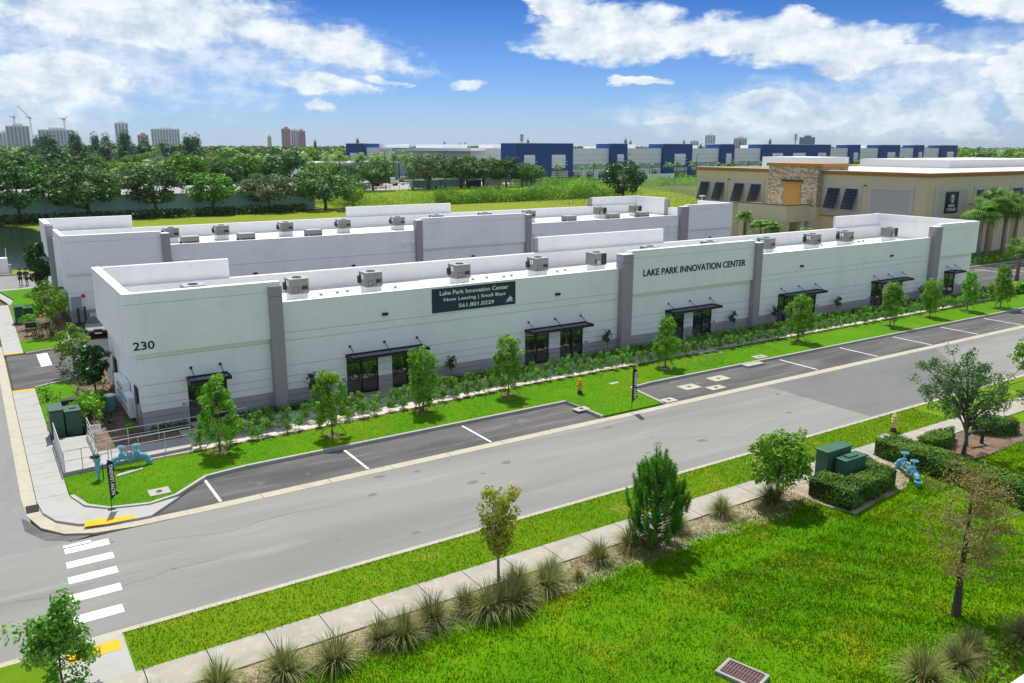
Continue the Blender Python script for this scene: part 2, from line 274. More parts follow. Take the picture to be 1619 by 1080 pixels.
# ------------------------------------------------------------------ building helpers
ORG = {}; KIDS = {}
class MB:
    def __init__(s): s.v = []; s.f = []
    def add(s, vs, fs):
        b = len(s.v); s.v += [tuple(v) for v in vs]; s.f += [tuple(i+b for i in f) for f in fs]; return s
    def box(s, x0, x1, y0, y1, z0, z1):
        return s.add([(x0, y0, z0), (x1, y0, z0), (x1, y1, z0), (x0, y1, z0), (x0, y0, z1), (x1, y0, z1), (x1, y1, z1), (x0, y1, z1)],
                     [(3, 2, 1, 0), (4, 5, 6, 7), (0, 1, 5, 4), (1, 2, 6, 5), (2, 3, 7, 6), (3, 0, 4, 7)])
    def prism(s, poly, z0, z1, bottom=True):
        a = sum(poly[i][0]*poly[(i+1) % len(poly)][1]-poly[(i+1) % len(poly)][0]*poly[i][1] for i in range(len(poly)))
        if a < 0: poly = poly[::-1]
        n = len(poly); vs = [(x, y, z0) for x, y in poly]+[(x, y, z1) for x, y in poly]
        fs = [tuple(range(n, 2*n))]+[(i, (i+1) % n, n+(i+1) % n, n+i) for i in range(n)]
        if bottom: fs.append(tuple(range(n-1, -1, -1)))
        return s.add(vs, fs)
    def tube(s, pts, rad, n=8, caps=True):
        pts = [Vector(p) for p in pts]; rad = rad if isinstance(rad, (list, tuple)) else [rad]*len(pts)
        vs = []; fs = []
        for i, p in enumerate(pts):
            d = (pts[min(i+1, len(pts)-1)]-pts[max(i-1, 0)]).normalized()
            a = d.cross(Vector((0, 0, 1)) if abs(d.z) < .9 else Vector((1, 0, 0))).normalized(); b = d.cross(a)
            vs += [p+(a*cos(2*pi*k/n)+b*sin(2*pi*k/n))*rad[i] for k in range(n)]
        for i in range(len(pts)-1):
            for k in range(n): fs.append((i*n+k, i*n+(k+1) % n, (i+1)*n+(k+1) % n, (i+1)*n+k))
        if caps: fs += [tuple(range(n-1, -1, -1)), tuple((len(pts)-1)*n+k for k in range(n))]
        return s.add(vs, fs)
    def lathe(s, c, prof, n=12):
        vs = []; fs = []
        for r, z in prof: vs += [(c[0]+r*cos(2*pi*k/n), c[1]+r*sin(2*pi*k/n), c[2]+z) for k in range(n)]
        for i in range(len(prof)-1):
            for k in range(n): fs.append((i*n+k, i*n+(k+1) % n, (i+1)*n+(k+1) % n, (i+1)*n+k))
        fs += [tuple(range(n-1, -1, -1)), tuple((len(prof)-1)*n+k for k in range(n))]
        return s.add(vs, fs)
    def bar(s, p, q, w, h=None):
        """square bar from p to q"""
        p, q = Vector(p), Vector(q); h = h or w; d = (q-p).normalized()
        a = d.cross(Vector((0, 0, 1)) if abs(d.z) < .95 else Vector((0, 1, 0))).normalized(); b = a.cross(d)
        vs = [e+a*sx*w/2+b*sz*h/2 for e in (p, q) for sx, sz in ((-1, -1), (1, -1), (1, 1), (-1, 1))]
        return s.add(vs, [(0, 1, 2, 3), (7, 6, 5, 4), (0, 4, 5, 1), (1, 5, 6, 2), (2, 6, 7, 3), (3, 7, 4, 0)])
    def mesh(s, name, m, off=(0, 0, 0), smooth=False, bevel=0):
        me = bpy.data.meshes.new(name); me.from_pydata([(x-off[0], y-off[1], z-off[2]) for x, y, z in s.v], [], s.f)
        me.materials.append(m)
        if smooth: me.polygons.foreach_set('use_smooth', [True]*len(me.polygons))
        me.update(); return me
    def build(s, name, m, parent=None, smooth=False, bevel=0):
        off = ORG.get(parent.name, (0, 0, 0)) if parent else (0, 0, 0)
        o = link(name, s.mesh(name, m, off, smooth), parent)
        if bevel:
            b = o.modifiers.new('bevel', 'BEVEL'); b.width = bevel; b.segments = 2; b.limit_method = 'ANGLE'; b.angle_limit = R(40)
        return o
def link(name, data, parent=None):
    o = bpy.data.objects.new(name, data); COL.objects.link(o)
    if parent: o.parent = parent; ORG[o.name] = ORG.get(parent.name, (0, 0, 0)); KIDS.setdefault(parent.name, []).append(o)
    return o
def tag(o, label=None, cat=None, group=None, kind=None):
    if label: o['label'] = label
    if cat: o['category'] = cat
    if group: o['group'] = group
    if kind: o['kind'] = kind
    return o
def thing(name, loc, label, cat, group=None, rz=0.0):
    o = link(name, None); o.location = loc; o.rotation_euler.z = rz; o.empty_display_size = .3
    if rz == 0.0: ORG[o.name] = tuple(loc)
    return tag(o, label, cat, group)
def copy_tree(o, parent=None):
    c = o.copy(); COL.objects.link(c)
    if parent: c.parent = parent
    for ch in KIDS.get(o.name, []): copy_tree(ch, c)
    return c
def dup(o, loc, rz=0.0, s=None, label=None, group=None):
    c = copy_tree(o); c.location = loc; c.rotation_euler.z = rz
    if s: c.scale = s if isinstance(s, (tuple, list)) else (s, s, s)
    tag(c, label, None, group); return c
def split_letters(o):
    """one object per raised letter, under an empty that keeps the name"""
    me = o.data; n = len(me.vertices); par = list(range(n))
    def find(a):
        while par[a] != a: par[a] = par[par[a]]; a = par[a]
        return a
    for e in me.edges: par[find(e.vertices[0])] = find(e.vertices[1])
    groups = {}
    for p in me.polygons: groups.setdefault(find(p.vertices[0]), []).append(tuple(p.vertices))
    parent = o.parent; m = me.materials[0]; co = [tuple(v.co) for v in me.vertices]; nm = o.name; bpy.data.objects.remove(o); root = link(nm, None, parent)
    for fs in groups.values():
        idx = sorted({i for f in fs for i in f}); mp = {v: k for k, v in enumerate(idx)}
        m2 = bpy.data.meshes.new('letter'); m2.from_pydata([co[i] for i in idx], [], [tuple(mp[i] for i in f) for f in fs]); m2.materials.append(m); m2.update(); link('letter', m2, root)
    return root
def struct(name, m, mb): return tag(mb.build(name, m), kind='structure')
def sheet(name, m, poly, z, kind='structure', parent=None):
    o = MB().prism(poly, min(z-.05, -.06), z, False).build(name, m, parent)
    if parent is None: tag(o, kind=kind)
    return o
def rect(x0, x1, y0, y1): return [(x0, y0), (x1, y0), (x1, y1), (x0, y1)]
def text_mesh(name, body, m, parent, x, y, z, width, height, depth=.02, rot='front', spacing=1.0, local=False):
    """raised letters; front: reading along +X, facing -Y; x, z = lower left corner"""
    cu = bpy.data.curves.new(name, 'FONT'); cu.body = body; cu.extrude = .5; cu.resolution_u = 3; cu.space_character = spacing; cu.offset = .012
    tmp = bpy.data.objects.new('tmp', cu); me = bpy.data.meshes.new_from_object(tmp); bpy.data.objects.remove(tmp)
    n = len(me.vertices); a = np.empty(n*3); me.vertices.foreach_get('co', a); a = a.reshape(-1, 3)
    lo, hi = a.min(0), a.max(0); a = (a-lo)/(hi-lo)
    off = np.array(ORG.get(parent.name, (0, 0, 0)) if parent and not local else (0, 0, 0))
    if rot == 'front': b = np.stack([x+a[:, 0]*width, y-a[:, 2]*depth, z+a[:, 1]*height], 1)
    elif rot == 'left': b = np.stack([x-a[:, 2]*depth, y-a[:, 0]*width, z+a[:, 1]*height], 1)     # facing -X, reading towards -Y
    else: b = np.stack([x-a[:, 1]*height, y-a[:, 2]*depth, z+a[:, 0]*width], 1)                    # facing -Y, reading upwards
    me.vertices.foreach_set('co', (b-off).ravel()); me.materials.clear(); me.materials.append(m); me.update()
    return link(name, me, parent)

# ------------------------------------------------------------------ foliage helpers (numpy)
RNG = np.random.default_rng(11)
def quads_mesh(name, P, m, tone, smooth=False):
    """P: (N, k, 3) polygons with k corners"""
    N, k = P.shape[:2]; me = bpy.data.meshes.new(name)
    me.vertices.add(N*k); me.vertices.foreach_set('co', P.astype(np.float32).ravel())
    me.loops.add(N*k); me.loops.foreach_set('vertex_index', np.arange(N*k, dtype=np.int32))
    me.polygons.add(N); me.polygons.foreach_set('loop_start', np.arange(0, N*k, k, dtype=np.int32))
    try: me.polygons.foreach_set('loop_total', np.full(N, k, dtype=np.int32))
    except Exception: pass
    at = me.attributes.new('tone', 'FLOAT', 'FACE'); at.data.foreach_set('value', tone.astype(np.float32))
    me.materials.append(m); me.update(calc_edges=True); me.validate(); return me
def unit(v): return v/np.maximum(np.linalg.norm(v, axis=-1, keepdims=True), 1e-9)
def leaves(name, C, m, size, out=None, aspect=.5, tone=None, rng=RNG, droop=0.0):
    """rhombic leaves at the points C; out: preferred normals"""
    N = len(C); n = unit(rng.normal(size=(N, 3)))
    if out is not None: n = unit(n*.8+out)
    n[:, 2] = np.abs(n[:, 2])+.15
    t = unit(np.cross(n, unit(rng.normal(size=(N, 3))))); b = unit(np.cross(n, t))
    s = size*rng.uniform(.65, 1.35, (N, 1)); t[:, 2] -= droop; 
    P = np.stack([C-t*s, C+b*s*aspect, C+t*s, C-b*s*aspect], 1)
    return quads_mesh(name, P, m, tone if tone is not None else rng.uniform(0, 1, N))
def clumpy(rng, centers, radii, per, flat=.8):
    """leaf points round clump centres, denser towards each clump's shell, plus outward normals and a tone per clump"""
    K = len(centers); d = unit(rng.normal(size=(K, per, 3))); r = rng.uniform(.25, 1, (K, per, 1))**.45
    off = d*r*np.asarray(radii).reshape(K, 1, 1); off[..., 2] *= flat
    C = (centers[:, None, :]+off).reshape(-1, 3); T = np.clip(np.repeat(rng.uniform(.1, .9, K), per)+rng.normal(0, .2, K*per), 0, 1)
    return C, d.reshape(-1, 3), T
def ellipsoid_pts(rng, n, c, rad, lo=.35, low_cut=-1.0):
    out = []
    while len(out) < n:
        d = unit(rng.normal(size=3)); 
        if d[2] < low_cut: continue
        out.append(np.array(c)+d*np.array(rad)*rng.uniform(lo, 1)**.6)
    return np.array(out)
def branchy(mb, base, top, r, tips, rng, n=6, start=.35):
    """trunk from base to top with limbs bent towards some crown points"""
    base, top = Vector(base), Vector(top)
    pts = [base.lerp(top, t)+Vector((rng.normal(0, r*.5), rng.normal(0, r*.5), 0))*(0 if t in (0,) else 1) for t in (0, .25, .5, .75, 1)]
    mb.tube(pts, [r*1.25, r, r*.85, r*.65, r*.35], n)
    for tip in tips:
        tip = Vector(tip); t = rng.uniform(start, .9); p = base.lerp(top, t)
        mid = p.lerp(tip, .5)+Vector((0, 0, .08*(tip-p).length))
        mb.tube([p, mid, tip], [r*.45, r*.28, r*.1], 5, False)

# ================================================================== SETTING: ground and paving
rnd = random.Random(5)
struct('terrain', mat('far_ground', (.10, .125, .045), .95, [((.07, .09, .03), .02, .4, .65, .7), ((.22, .19, .12), .05, .6, .75, .5)]),
       MB().box(-6000, 9000, -3000, 9000, -1.0, -.12))
sheet('road', ASPH, rect(-60, 220, -19.02, -11.62), 0)
sheet('cross_street', ASPHC, [(-16, -11.62), (2.9, -11.62), (2.2, -10.6), (1.75, -9.0), (1.62, -6), (1.62, 54), (-16, 58)], 0)
sheet('pond_street', ASPHC, [(-60, 55.5), (2.0, 54.2), (9, 55.5), (9, 65.5), (-60, 66)], .004)
sheet('road_patch', ASPHP, [(41.9, -11.7), (60.5, -11.7), (53.5, -18.9), (42.0, -18.9)], .004)
sheet('parking_lane', ASPHD, [(5.9, -11.05), (7.3, -9.6), (8.7, -8.2), (10.5, -7.95), (29.0, -7.9), (29.0, -11.05)], .002)
sheet('parking_lane', ASPHD, [(33.9, -11.05), (34.4, -7.8), (36, -7.6), (125, -7.6), (125, -11.05)], .002)
COURT = mat('court_asphalt', (.062, .062, .065), .9, [((.085, .085, .088), .5, .5, .7, .7)])
sheet('court', COURT, [(7.5, 10.9), (88, 10.9), (88, 32.3), (7.5, 32.3)], .0)
sheet('court_entrance', ASPHD, [(2.2, 12.2), (5.6, 12.9), (7.5, 15.0), (7.5, 32.3), (6.8, 26), (5.6, 23.4), (2.2, 22.5)], .003)
sheet('side_lot', ASPHD, [(88, -3.0), (135, -3.0), (135, 9.3), (104, 9.6), (101, 13), (101, 36), (88, 36)], .001)

# concrete band between road and parking lane, cast in lengths
def slabs(root, boxes, m, name='slab'):
    for (x0, x1, y0, y1, z) in boxes: MB().box(x0, x1, y0, y1, z-.12, z).build(name, m, root)
band = tag(link('gutter_band', None), kind='structure'); ORG[band.name] = (0, 0, 0)
x = 7.2
while x < 120:
    slabs(band, [(x+.012, x+3.04, -11.60, -11.06, .006)], GUTTER); x += 3.05
# corner: gutter apron, walk and ramp
outer = [(1.58, 26), (1.56, -6.2), (1.66, -8.2), (2.05, -9.7), (2.75, -10.75), (3.75, -11.3), (5.2, -11.55), (7.2, -11.6)]
inner = [(2.08, 26), (2.08, -6.8), (2.22, -8.4), (2.6, -9.5), (3.3, -10.3), (4.2, -10.85), (5.4, -11.03), (7.2, -11.06)]
for i in range(len(outer)-1):
    MB().prism([outer[i], outer[i+1], inner[i+1], inner[i]], -.1, .012).build('slab', GUTTER, band)
sheet('corner_walk', CONCW, inner[1:-1]+[(5.88, -11.04), (7.25, -9.68), (6.0, -9.95), (4.5, -9.5), (3.7, -8.7), (3.32, -7.3), (3.3, -6.8)], .105)
walk = tag(link('sidewalk_west', None), kind='structure'); walk.name = 'side_walk'; ORG[walk.name] = (0, 0, 0)
y = -6.8
while y < 11.3: slabs(walk, [(2.1, 3.3, y+.012, y+1.5, .11)], CONCW); y += 1.512
y = 23.2
while y < 44: slabs(walk, [(2.1, 3.3, y+.012, y+1.5, .11)], CONCW); y += 1.512
MB().box(2.1, 3.3, 11.31, 12.0, 0, .11).build('slab', CONCW, walk); MB().box(2.1, 3.3, 22.55, 23.2, 0, .11).build('slab', CONCW, walk)
for (pl) in ([(2.12, 11.55), (3.28, 11.55), (3.28, 12.0), (2.12, 12.0)], [(2.12, 22.56), (3.28, 22.56), (3.28, 23.0), (2.12, 23.0)]):
    MB().prism(pl, .10, .118).build('tactile_strip', YELLOW, walk)
crn = bpy.data.objects['corner_walk']
MB().prism([(3.45, -10.75), (3.62, -10.18), (5.3, -10.62), (5.3, -11.0), (4.3, -10.93)], .10, .112).build('tactile_strip', YELLOW, crn)
MB().prism([(2.55, -8.95), (3.0, -8.5), (3.4, -9.0), (3.0, -9.55)], .10, .109).build('access_cover', CONC, crn)
def strip_between(pts, wdt, z0, z1, m, name, parent=None):
    """kerb along a polyline, a piece per leg with mitred ends"""
    P = [Vector((a, b)) for a, b in pts]; nn = []
    for i in range(len(P)):
        d = (P[min(i+1, len(P)-1)]-P[max(i-1, 0)]).normalized(); nn.append(Vector((-d.y, d.x)))
    for i in range(len(P)-1):
        a, b = P[i], P[i+1]; na, nb = nn[i]*wdt, nn[i+1]*wdt
        L = (b-a).length; k = max(1, int(L/3.0))
        for j in range(k):
            t0, t1 = j/k, (j+1)/k-.012/max(L, .1)
            q = [a.lerp(b, t0), a.lerp(b, t1), a.lerp(b, t1)+na.lerp(nb, t1), a.lerp(b, t0)+na.lerp(nb, t0)]
            MB().prism([tuple(v) for v in q], z0, z1).build(name, m, parent)
kerb = tag(link('kerb', None), kind='structure'); ORG[kerb.name] = (0, 0, 0)
strip_between([(3.32, -7.2), (3.72, -8.62), (4.5, -9.45), (6.0, -9.9), (7.2, -9.55), (8.75, -8.1), (10.6, -7.86), (29.12, -7.8), (29.12, -11.04)], .17, -.05, .15, CONC, 'kerb_stone', kerb)
strip_between([(33.8, -11.04), (34.25, -7.72), (36, -7.5), (125, -7.5)], .17, -.05, .15, CONC, 'kerb_stone', kerb)
strip_between([(-40, -19.46), (1.7, -19.46)], .2, -.05, .03, GUTTER, 'kerb_stone', kerb)
strip_between([(3.55, -19.46), (130, -19.46)], .16, -.05, .13, GUTTER, 'kerb_stone', kerb)
strip_between([(1.7, -19.46), (3.55, -19.46)], .16, -.05, .04, GUTTER, 'kerb_stone', kerb)
x = -40
while x < 125:
    slabs(band, [(x+.012, x+3.04, -19.29, -19.02, .004)], GUTTER); x += 3.05
strip_between([(3.35, 12.1), (4.2, 12.55), (5.2, 13.0), (6.4, 14.4), (7.3, 17.0), (7.3, 20)], .16, -.02, .15, CONC, 'kerb_stone', kerb)
strip_between([(6.6, 29), (6.4, 25.5), (5.3, 23.1), (3.4, 22.5)], .16, -.02, .15, CONC, 'kerb_stone', kerb)
strip_between([(1.9, 54.1), (3.2, 46), (3.4, 44)], .7, -.02, .12, CONCW, 'kerb_stone', kerb)
strip_between([(9, 55.0), (2.4, 54.1)], .7, -.02, .12, CONCW, 'kerb_stone', kerb)
strip_between([(-40, 66.2), (9, 65.8)], .3, -.02, .14, GUTTER, 'kerb_stone', kerb)
strip_between([(101.2, 13.2), (104, 9.75), (135, 9.45)], .17, -.02, .15, CONC, 'kerb_stone', kerb)

# painted lines
def paint(poly, z, name, root): return MB().prism(poly, z-.003, z).build(name, PAINT, root)
lines = tag(link('road_markings', None), kind='structure'); ORG[lines.name] = (0, 0, 0)
for k in range(3): paint(rect(8.56+6.7*k, 8.68+6.7*k, -10.95, -8.0), .007, 'parking_line', lines)
for k in range(9): paint(rect(47.85+6.7*k, 47.97+6.7*k, -10.9, -7.75), .007, 'parking_line', lines)
for (xa, xb, yt, yb) in ((2.62, 3.55, -11.85, -12.15), (2.62, 4.12, -12.08, -12.62), (2.57, 4.10, -13.34, -13.86), (2.50, 4.06, -14.58, -15.10), (2.42, 3.98, -15.92, -16.46), (2.36, 3.82, -17.42, -17.98)):
    paint(rect(xa, xb, yb, yt), .004, 'crossing_bar', lines)
paint([(4.05, 22.0), (4.75, 22.2), (4.75, 18.2), (4.08, 18.0)], .006, 'stop_bar', lines)
for k in range(5): paint(rect(88.2, 94.5, -.2+3.4*k, -.08+3.4*k), .006, 'parking_line', lines)
for k in range(6): paint(rect(104+3.1*k, 104.12+3.1*k, 3.5, 9.0), .006, 'parking_line', lines)

# planting ground
lawn_pts = [(3.32, -4.75), (3.34, -7.2), (3.78, -8.5), (4.55, -9.3), (6.0, -9.74), (7.12, -9.4), (8.7, -7.95), (10.6, -7.69), (29.29, -7.63), (29.29, -11.04), (33.62, -11.04), (34.1, -7.55), (36, -7.33), (110, -7.33), (110, -3.6), (30, -3.6), (22, -4.0), (16, -4.4), (7, -4.5)]
sheet('lawn', LAWN, lawn_pts, .12)
sheet('shell_bed', SHELL, [(7.0, -4.5), (16, -4.4), (22, -4.0), (30, -3.6), (88, -3.6), (88, -2.2), (7.0, -2.2)], .13)
sheet('mulch_edge', SOIL, [(7.0, -4.72), (16, -4.62), (22, -4.22), (30, -3.82), (88, -3.82), (88, -3.6), (30, -3.6), (22, -4.0), (16, -4.4), (7.0, -4.5)], .135)
sheet('front_walk', CONCW, rect(9.0, 88, -2.2, -1.05), .15)
sheet('wall_bed', SOIL, rect(7.5, 88, -1.05, .05), .13)
for (xa, xb) in ((9.8, 11.9), (18.75, 23.8), (31.4, 36.5), (44.1, 49.2), (56.8, 61.9), (69.5, 74.6), (81.3, 83.6)):
    MB().box(xa, xb, -1.05, .1, .05, .153).build('door_slab', CONCW, bpy.data.objects['front_walk'])
sheet('side_bed', SOIL, [(3.32, .6), (3.32, 11.6), (5.4, 12.6), (6.9, 15), (7.2, 19), (7.5, 19), (7.5, -.3), (5.0, -.4)], .10)
sheet('side_bed', SOIL, rect(4.95, 9.0, -2.7, -.3), .10)
sheet('side_lawn', LAWN, [(3.32, 4.2), (3.32, 12.05), (4.2, 12.4), (5.2, 12.85), (5.4, 10.2), (4.8, 7.6), (4.2, 4.6)], .125)
sheet('island_bed', SOIL, [(3.32, 22.7), (5.2, 23.3), (6.3, 25.5), (6.6, 29), (7.0, 33), (7.3, 54), (3.5, 46), (3.32, 44)], .10)
sheet('island_lawn', LAWN, [(3.32, 22.75), (5.1, 23.35), (6.1, 25.4), (6.2, 26.8), (3.32, 27.2)], .125)
sheet('corner_lawn', LAWN, [(3.32, 35.5), (3.45, 44.2), (3.9, 47), (2.9, 53.3), (8, 54.3), (7.1, 44), (5.6, 38)], .125)
sheet('verge', LAWNR, rect(3.55, 130, -21.72, -19.45), .11)
sheet('verge', LAWNR, rect(-40, 1.7, -21.72, -19.45), .11)
sheet('crossing_ramp', CONCW, rect(1.7, 3.55, -21.72, -19.5), .10)
MB().box(1.95, 3.4, -20.3, -19.7, .08, .108).build('tactile_strip', YELLOW, bpy.data.objects['crossing_ramp'])
nw = tag(link('near_walk', None), kind='structure'); ORG[nw.name] = (0, 0, 0)
x = -20.53
while x < 100: slabs(nw, [(x+.014, x+1.72, -23.15, -21.73, .115)], CONCO); x += 1.734
sheet('hedge_bed', SAND, [(29.5, -23.15), (38.6, -23.15), (38.4, -25.0), (36.2, -24.9), (35.3, -25.4), (34.2, -25.9), (32.0, -26.1), (30.0, -26.35), (29.6, -25.2)], .098)
sheet('equipment_bed', SOIL, [(38.5, -23.2), (47.5, -23.2), (47.5, -24.8), (44.9, -25.75), (40.4, -25.75), (38.4, -25)], .103)

# near lawn: gently dished ground with real relief
def grid_mesh(name, m, x0, x1, y0, y1, step, zf):
    xs = np.arange(x0, x1+1e-6, step); ys = np.arange(y0, y1+1e-6, step); X, Y = np.meshgrid(xs, ys); Z = zf(X, Y)
    nx, ny = len(xs), len(ys); v = np.stack([X, Y, Z], -1).reshape(-1, 3)
    i = (np.arange(ny-1)[:, None]*nx+np.arange(nx-1)[None, :]).ravel()
    me = bpy.data.meshes.new(name); me.from_pydata(v.tolist(), [], np.stack([i, i+1, i+1+nx, i+nx], 1).tolist())
    me.polygons.foreach_set('use_smooth', [True]*len(me.polygons)); me.materials.append(m); me.update(); return link(name, me)
def near_z(X, Y):
    t = np.clip((-23.2-Y)/3.5, 0, 1)
    dish = -.13*np.exp(-((Y+31.5)/4.5)**2)*np.clip((X+5)/14, 0, 1)
    bumps = .035*np.sin(X*.9+Y*.5)*np.sin(Y*1.3-X*.2)+.025*np.sin(X*2.3+1)*np.sin(Y*2.7)+.02*np.sin(X*4.1+Y*3.3)
    return .085+t*(dish+bumps)
tag(grid_mesh('near_lawn', LAWNN, -30, 100, -60, -23.1, .4, near_z), kind='structure')

def blades(name, m, polys, n, h, wdt, zf, rng, seed_clump=None, kind='stuff'):
    pts = []
    for (x0, x1, y0, y1, frac, inside) in polys:
        k = int(n*frac); p = np.stack([rng.uniform(x0, x1, k), rng.uniform(y0, y1, k)], 1)
        if inside is not None: p = p[inside(p[:, 0], p[:, 1])]
        pts.append(p)
    p = np.concatenate(pts); N = len(p); z = zf(p[:, 0], p[:, 1]); a = rng.uniform(0, 2*pi, N)
    lf = rng.normal(0, .5, (N, 2)); hh = h*rng.uniform(.5, 1.5, N)
    base = np.stack([p[:, 0], p[:, 1], z-.01], 1); d = np.stack([np.cos(a), np.sin(a), np.zeros(N)], 1)*(wdt*rng.uniform(.6, 1.3, N))[:, None]
    tip = base+np.stack([lf[:, 0]*hh, lf[:, 1]*hh, hh], 1)
    o = link(name, quads_mesh(name, np.stack([base-d, base+d, tip], 1), m, rng.uniform(0, 1, N)))
    return tag(o, kind=kind)
flat = lambda z: (lambda X, Y: np.full_like(X, z))
def in_poly(poly):
    P = np.array(poly)
    def f(X, Y):
        r = np.zeros(len(X), bool); j = len(P)-1
        for i in range(len(P)):
            c = ((P[i, 1] > Y) != (P[j, 1] > Y)) & (X < (P[j, 0]-P[i, 0])*(Y-P[i, 1])/(P[j, 1]-P[i, 1]+1e-12)+P[i, 0]); r ^= c; j = i
        return r
    return f
blades('grass', BLADE, [(3, 34, -38, -24.9, .52, None), (3, 29.5, -26, -24.2, .05, None), (34, 60, -27, -25.6, .08, None), (20, 60, -34, -26.8, .35, None)], 230000, .08, .017, near_z, RNG)
blades('verge_grass', BLADEV, [(3.6, 45, -21.7, -19.5, 1, None)], 30000, .07, .015, flat(.11), RNG)
blades('lawn_grass', BLADE, [(3.3, 50, -11.1, -3.6, 1, in_poly(lawn_pts))], 60000, .05, .014, flat(.12), RNG)
blades('verge_fringe', BLADEV, [(3.6, 50, -19.56, -19.40, .6, None), (3.6, 50, -21.78, -21.66, .4, None)], 4500, .08, .014, flat(.10), RNG)
blades('verge_fringe', BLADE, [(29.0, 38.5, -27.0, -24.2, 1, None)], 5200, .11, .015, near_z, RNG)
blades('weeds', BLADEV, [(3.2, 29.5, -25.2, -23.2, 1, None)], 9000, .10, .014, flat(.09), RNG)

# ================================================================== the front building
HP, HT, ROOF = 6.14, 7.35, 4.95
FB = thing('office_building', (7.1, 0, 0), 'long white single-storey building in front with grey pilasters and black door canopies', 'building')
OPEN = [(9.83, 11.88), (18.78, 20.80), (21.70, 23.72), (31.46, 33.44), (34.38, 36.36), (44.12, 46.12), (47.06, 49.08), (56.80, 58.82), (59.78, 61.78), (69.58, 71.52), (72.34, 74.42), (81.38, 83.40)]
DOORH = 2.52
PIL = [(14.36, 15.06), (39.46, 40.40), (53.30, 54.00), (78.35, 79.40)]
def spans(x0, x1, z0, z1, extra=()):
    cuts = [(a, b) for a, b in OPEN if z0 < DOORH]+list(extra)
    out = []; cur = x0
    for a, b in sorted(cuts):
        if b <= x0 or a >= x1: continue
        if a > cur: out.append((cur, a))
        cur = max(cur, b)
    if cur < x1: out.append((cur, x1))
    return out
G = .022
courses = [(.10, .42, GREYW), (.42, .76, GREYW), (.76, 1.09, GREYW), (1.09, 1.46, WHITE), (1.46, 1.90, WHITE), (1.90, 2.52, WHITE), (2.52, 3.96, WHITE), (3.96, 4.42, WHITE), (4.42, HP, WHITE)]
bays = [(7.5, 14.36), (15.06, 39.46), (40.40, 53.30), (54.0, 78.35), (79.40, 85.95)]
for i, (x0, x1) in enumerate(bays):
    tower = i in (0, 2, 4)
    for (z0, z1, m) in courses:
        if tower and z0 >= 3.9: continue
        for a, b in spans(x0, x1, z0, z1): MB().box(a, b, 0, .10, z0+G/2, z1-G/2).build('wall_panel', m, FB)
    if tower: MB().box(x0, x1, .0, .10, 3.96+G/2, 4.25, ).build('wall_panel', BOUNCEW, FB)  # strip below the overhang, its yellowish bounce light painted in
# shell behind the panels
sh_ = MB()
for a, b in spans(7.52, 85.93, 0, 1): sh_.box(a, b, .103, .32, 0, DOORH)
sh_.box(7.52, 85.93, .103, .32, DOORH, HP-.004); sh_.build('wall_core', JOINT, FB)
MB().box(7.52, 7.82, .33, 10.4, 0, ROOF).build('side_wall', WHITE, FB); MB().box(7.49, 7.52, .12, 10.4, 0.02, 1.09).build('side_wall_base', GREYW, FB)
MB().box(85.63, 85.93, .33, 10.4, 0, ROOF).build('side_wall', WHITE, FB)
MB().box(7.52, 85.93, 10.41, 10.7, 0, HP).build('rear_wall', WHITE, FB)
MB().box(7.83, 85.62, .33, 10.40, ROOF-.3, ROOF).build('roof', ROOFW, FB)
MB().box(15.06, 39.46, .0, .32, HP, HP+.03).build('coping', COPING, FB); MB().box(54.0, 78.35, .0, .32, HP, HP+.03).build('coping', COPING, FB)
for a, b in ((15.1, 39.7), (53.7, 78.4)): MB().box(a, b, 10.38, 10.73, HP, HP+.035).build('coping', COPING, FB)
# raised corner blocks
def block(x0, x1, side):
    y0 = -.20
    for z0, z1 in ((4.22, 6.83), (6.83, HT)):
        MB().box(x0, x1, y0, -.003, z0+.008, z1-.008).build('fascia_panel', WHITE, FB)
    MB().box(x0+.012, x1-.012, -.003, .30, 4.24, HT-.01).build('parapet_core', WHITE, FB)
    MB().box(x0-.01, x1+.01, y0-.015, .31, HT-.006, HT+.035).build('coping', COPING, FB)
    if side:
        xa, xb = (7.08, 7.52) if side == 'L' else (85.94, 86.36)
        for z0, z1 in ((4.22, 6.83), (6.83, HT)): MB().box(xa, xb, .303, 11.28, z0+.008, z1-.008).build('fascia_panel', WHITE, FB)
        MB().box(xa-.012, xb+.02, .312, 11.29, HT-.006, HT+.035).build('coping', COPING, FB)
block(7.08, 15.05, 'L'); block(40.40, 53.34, None); block(79.40, 86.36, 'R')
for (xa, xb) in ((7.53, 15.15), (39.9, 53.72), (78.45, 85.93)):
    MB().box(xa, xb, 10.74, 11.03, 4.3, HT).build('raised_rear_wall', WHITE, FB); MB().box(xa, xb, 10.72, 11.06, HT, HT+.035).build('coping', COPING, FB)
MB().box(39.62, 39.9, 10.70, 11.08, 4.3, HT-.05).build('rear_pilaster', TAUPE, FB)
for i, (a, b) in enumerate(PIL):
    zt = HT-.17 if i else HT-.17
    p = MB().box(a, b, -.48, .31, 0.05, 6.60).build('pilaster', TAUPE, FB)
    MB().box(a, b, -.48, .31, 6.622, zt).build('pilaster_cap', TAUPE, FB)
    if i: MB().box(a-.01, b+.01, -.49, .32, zt, zt+.03).build('coping', COPING, FB)
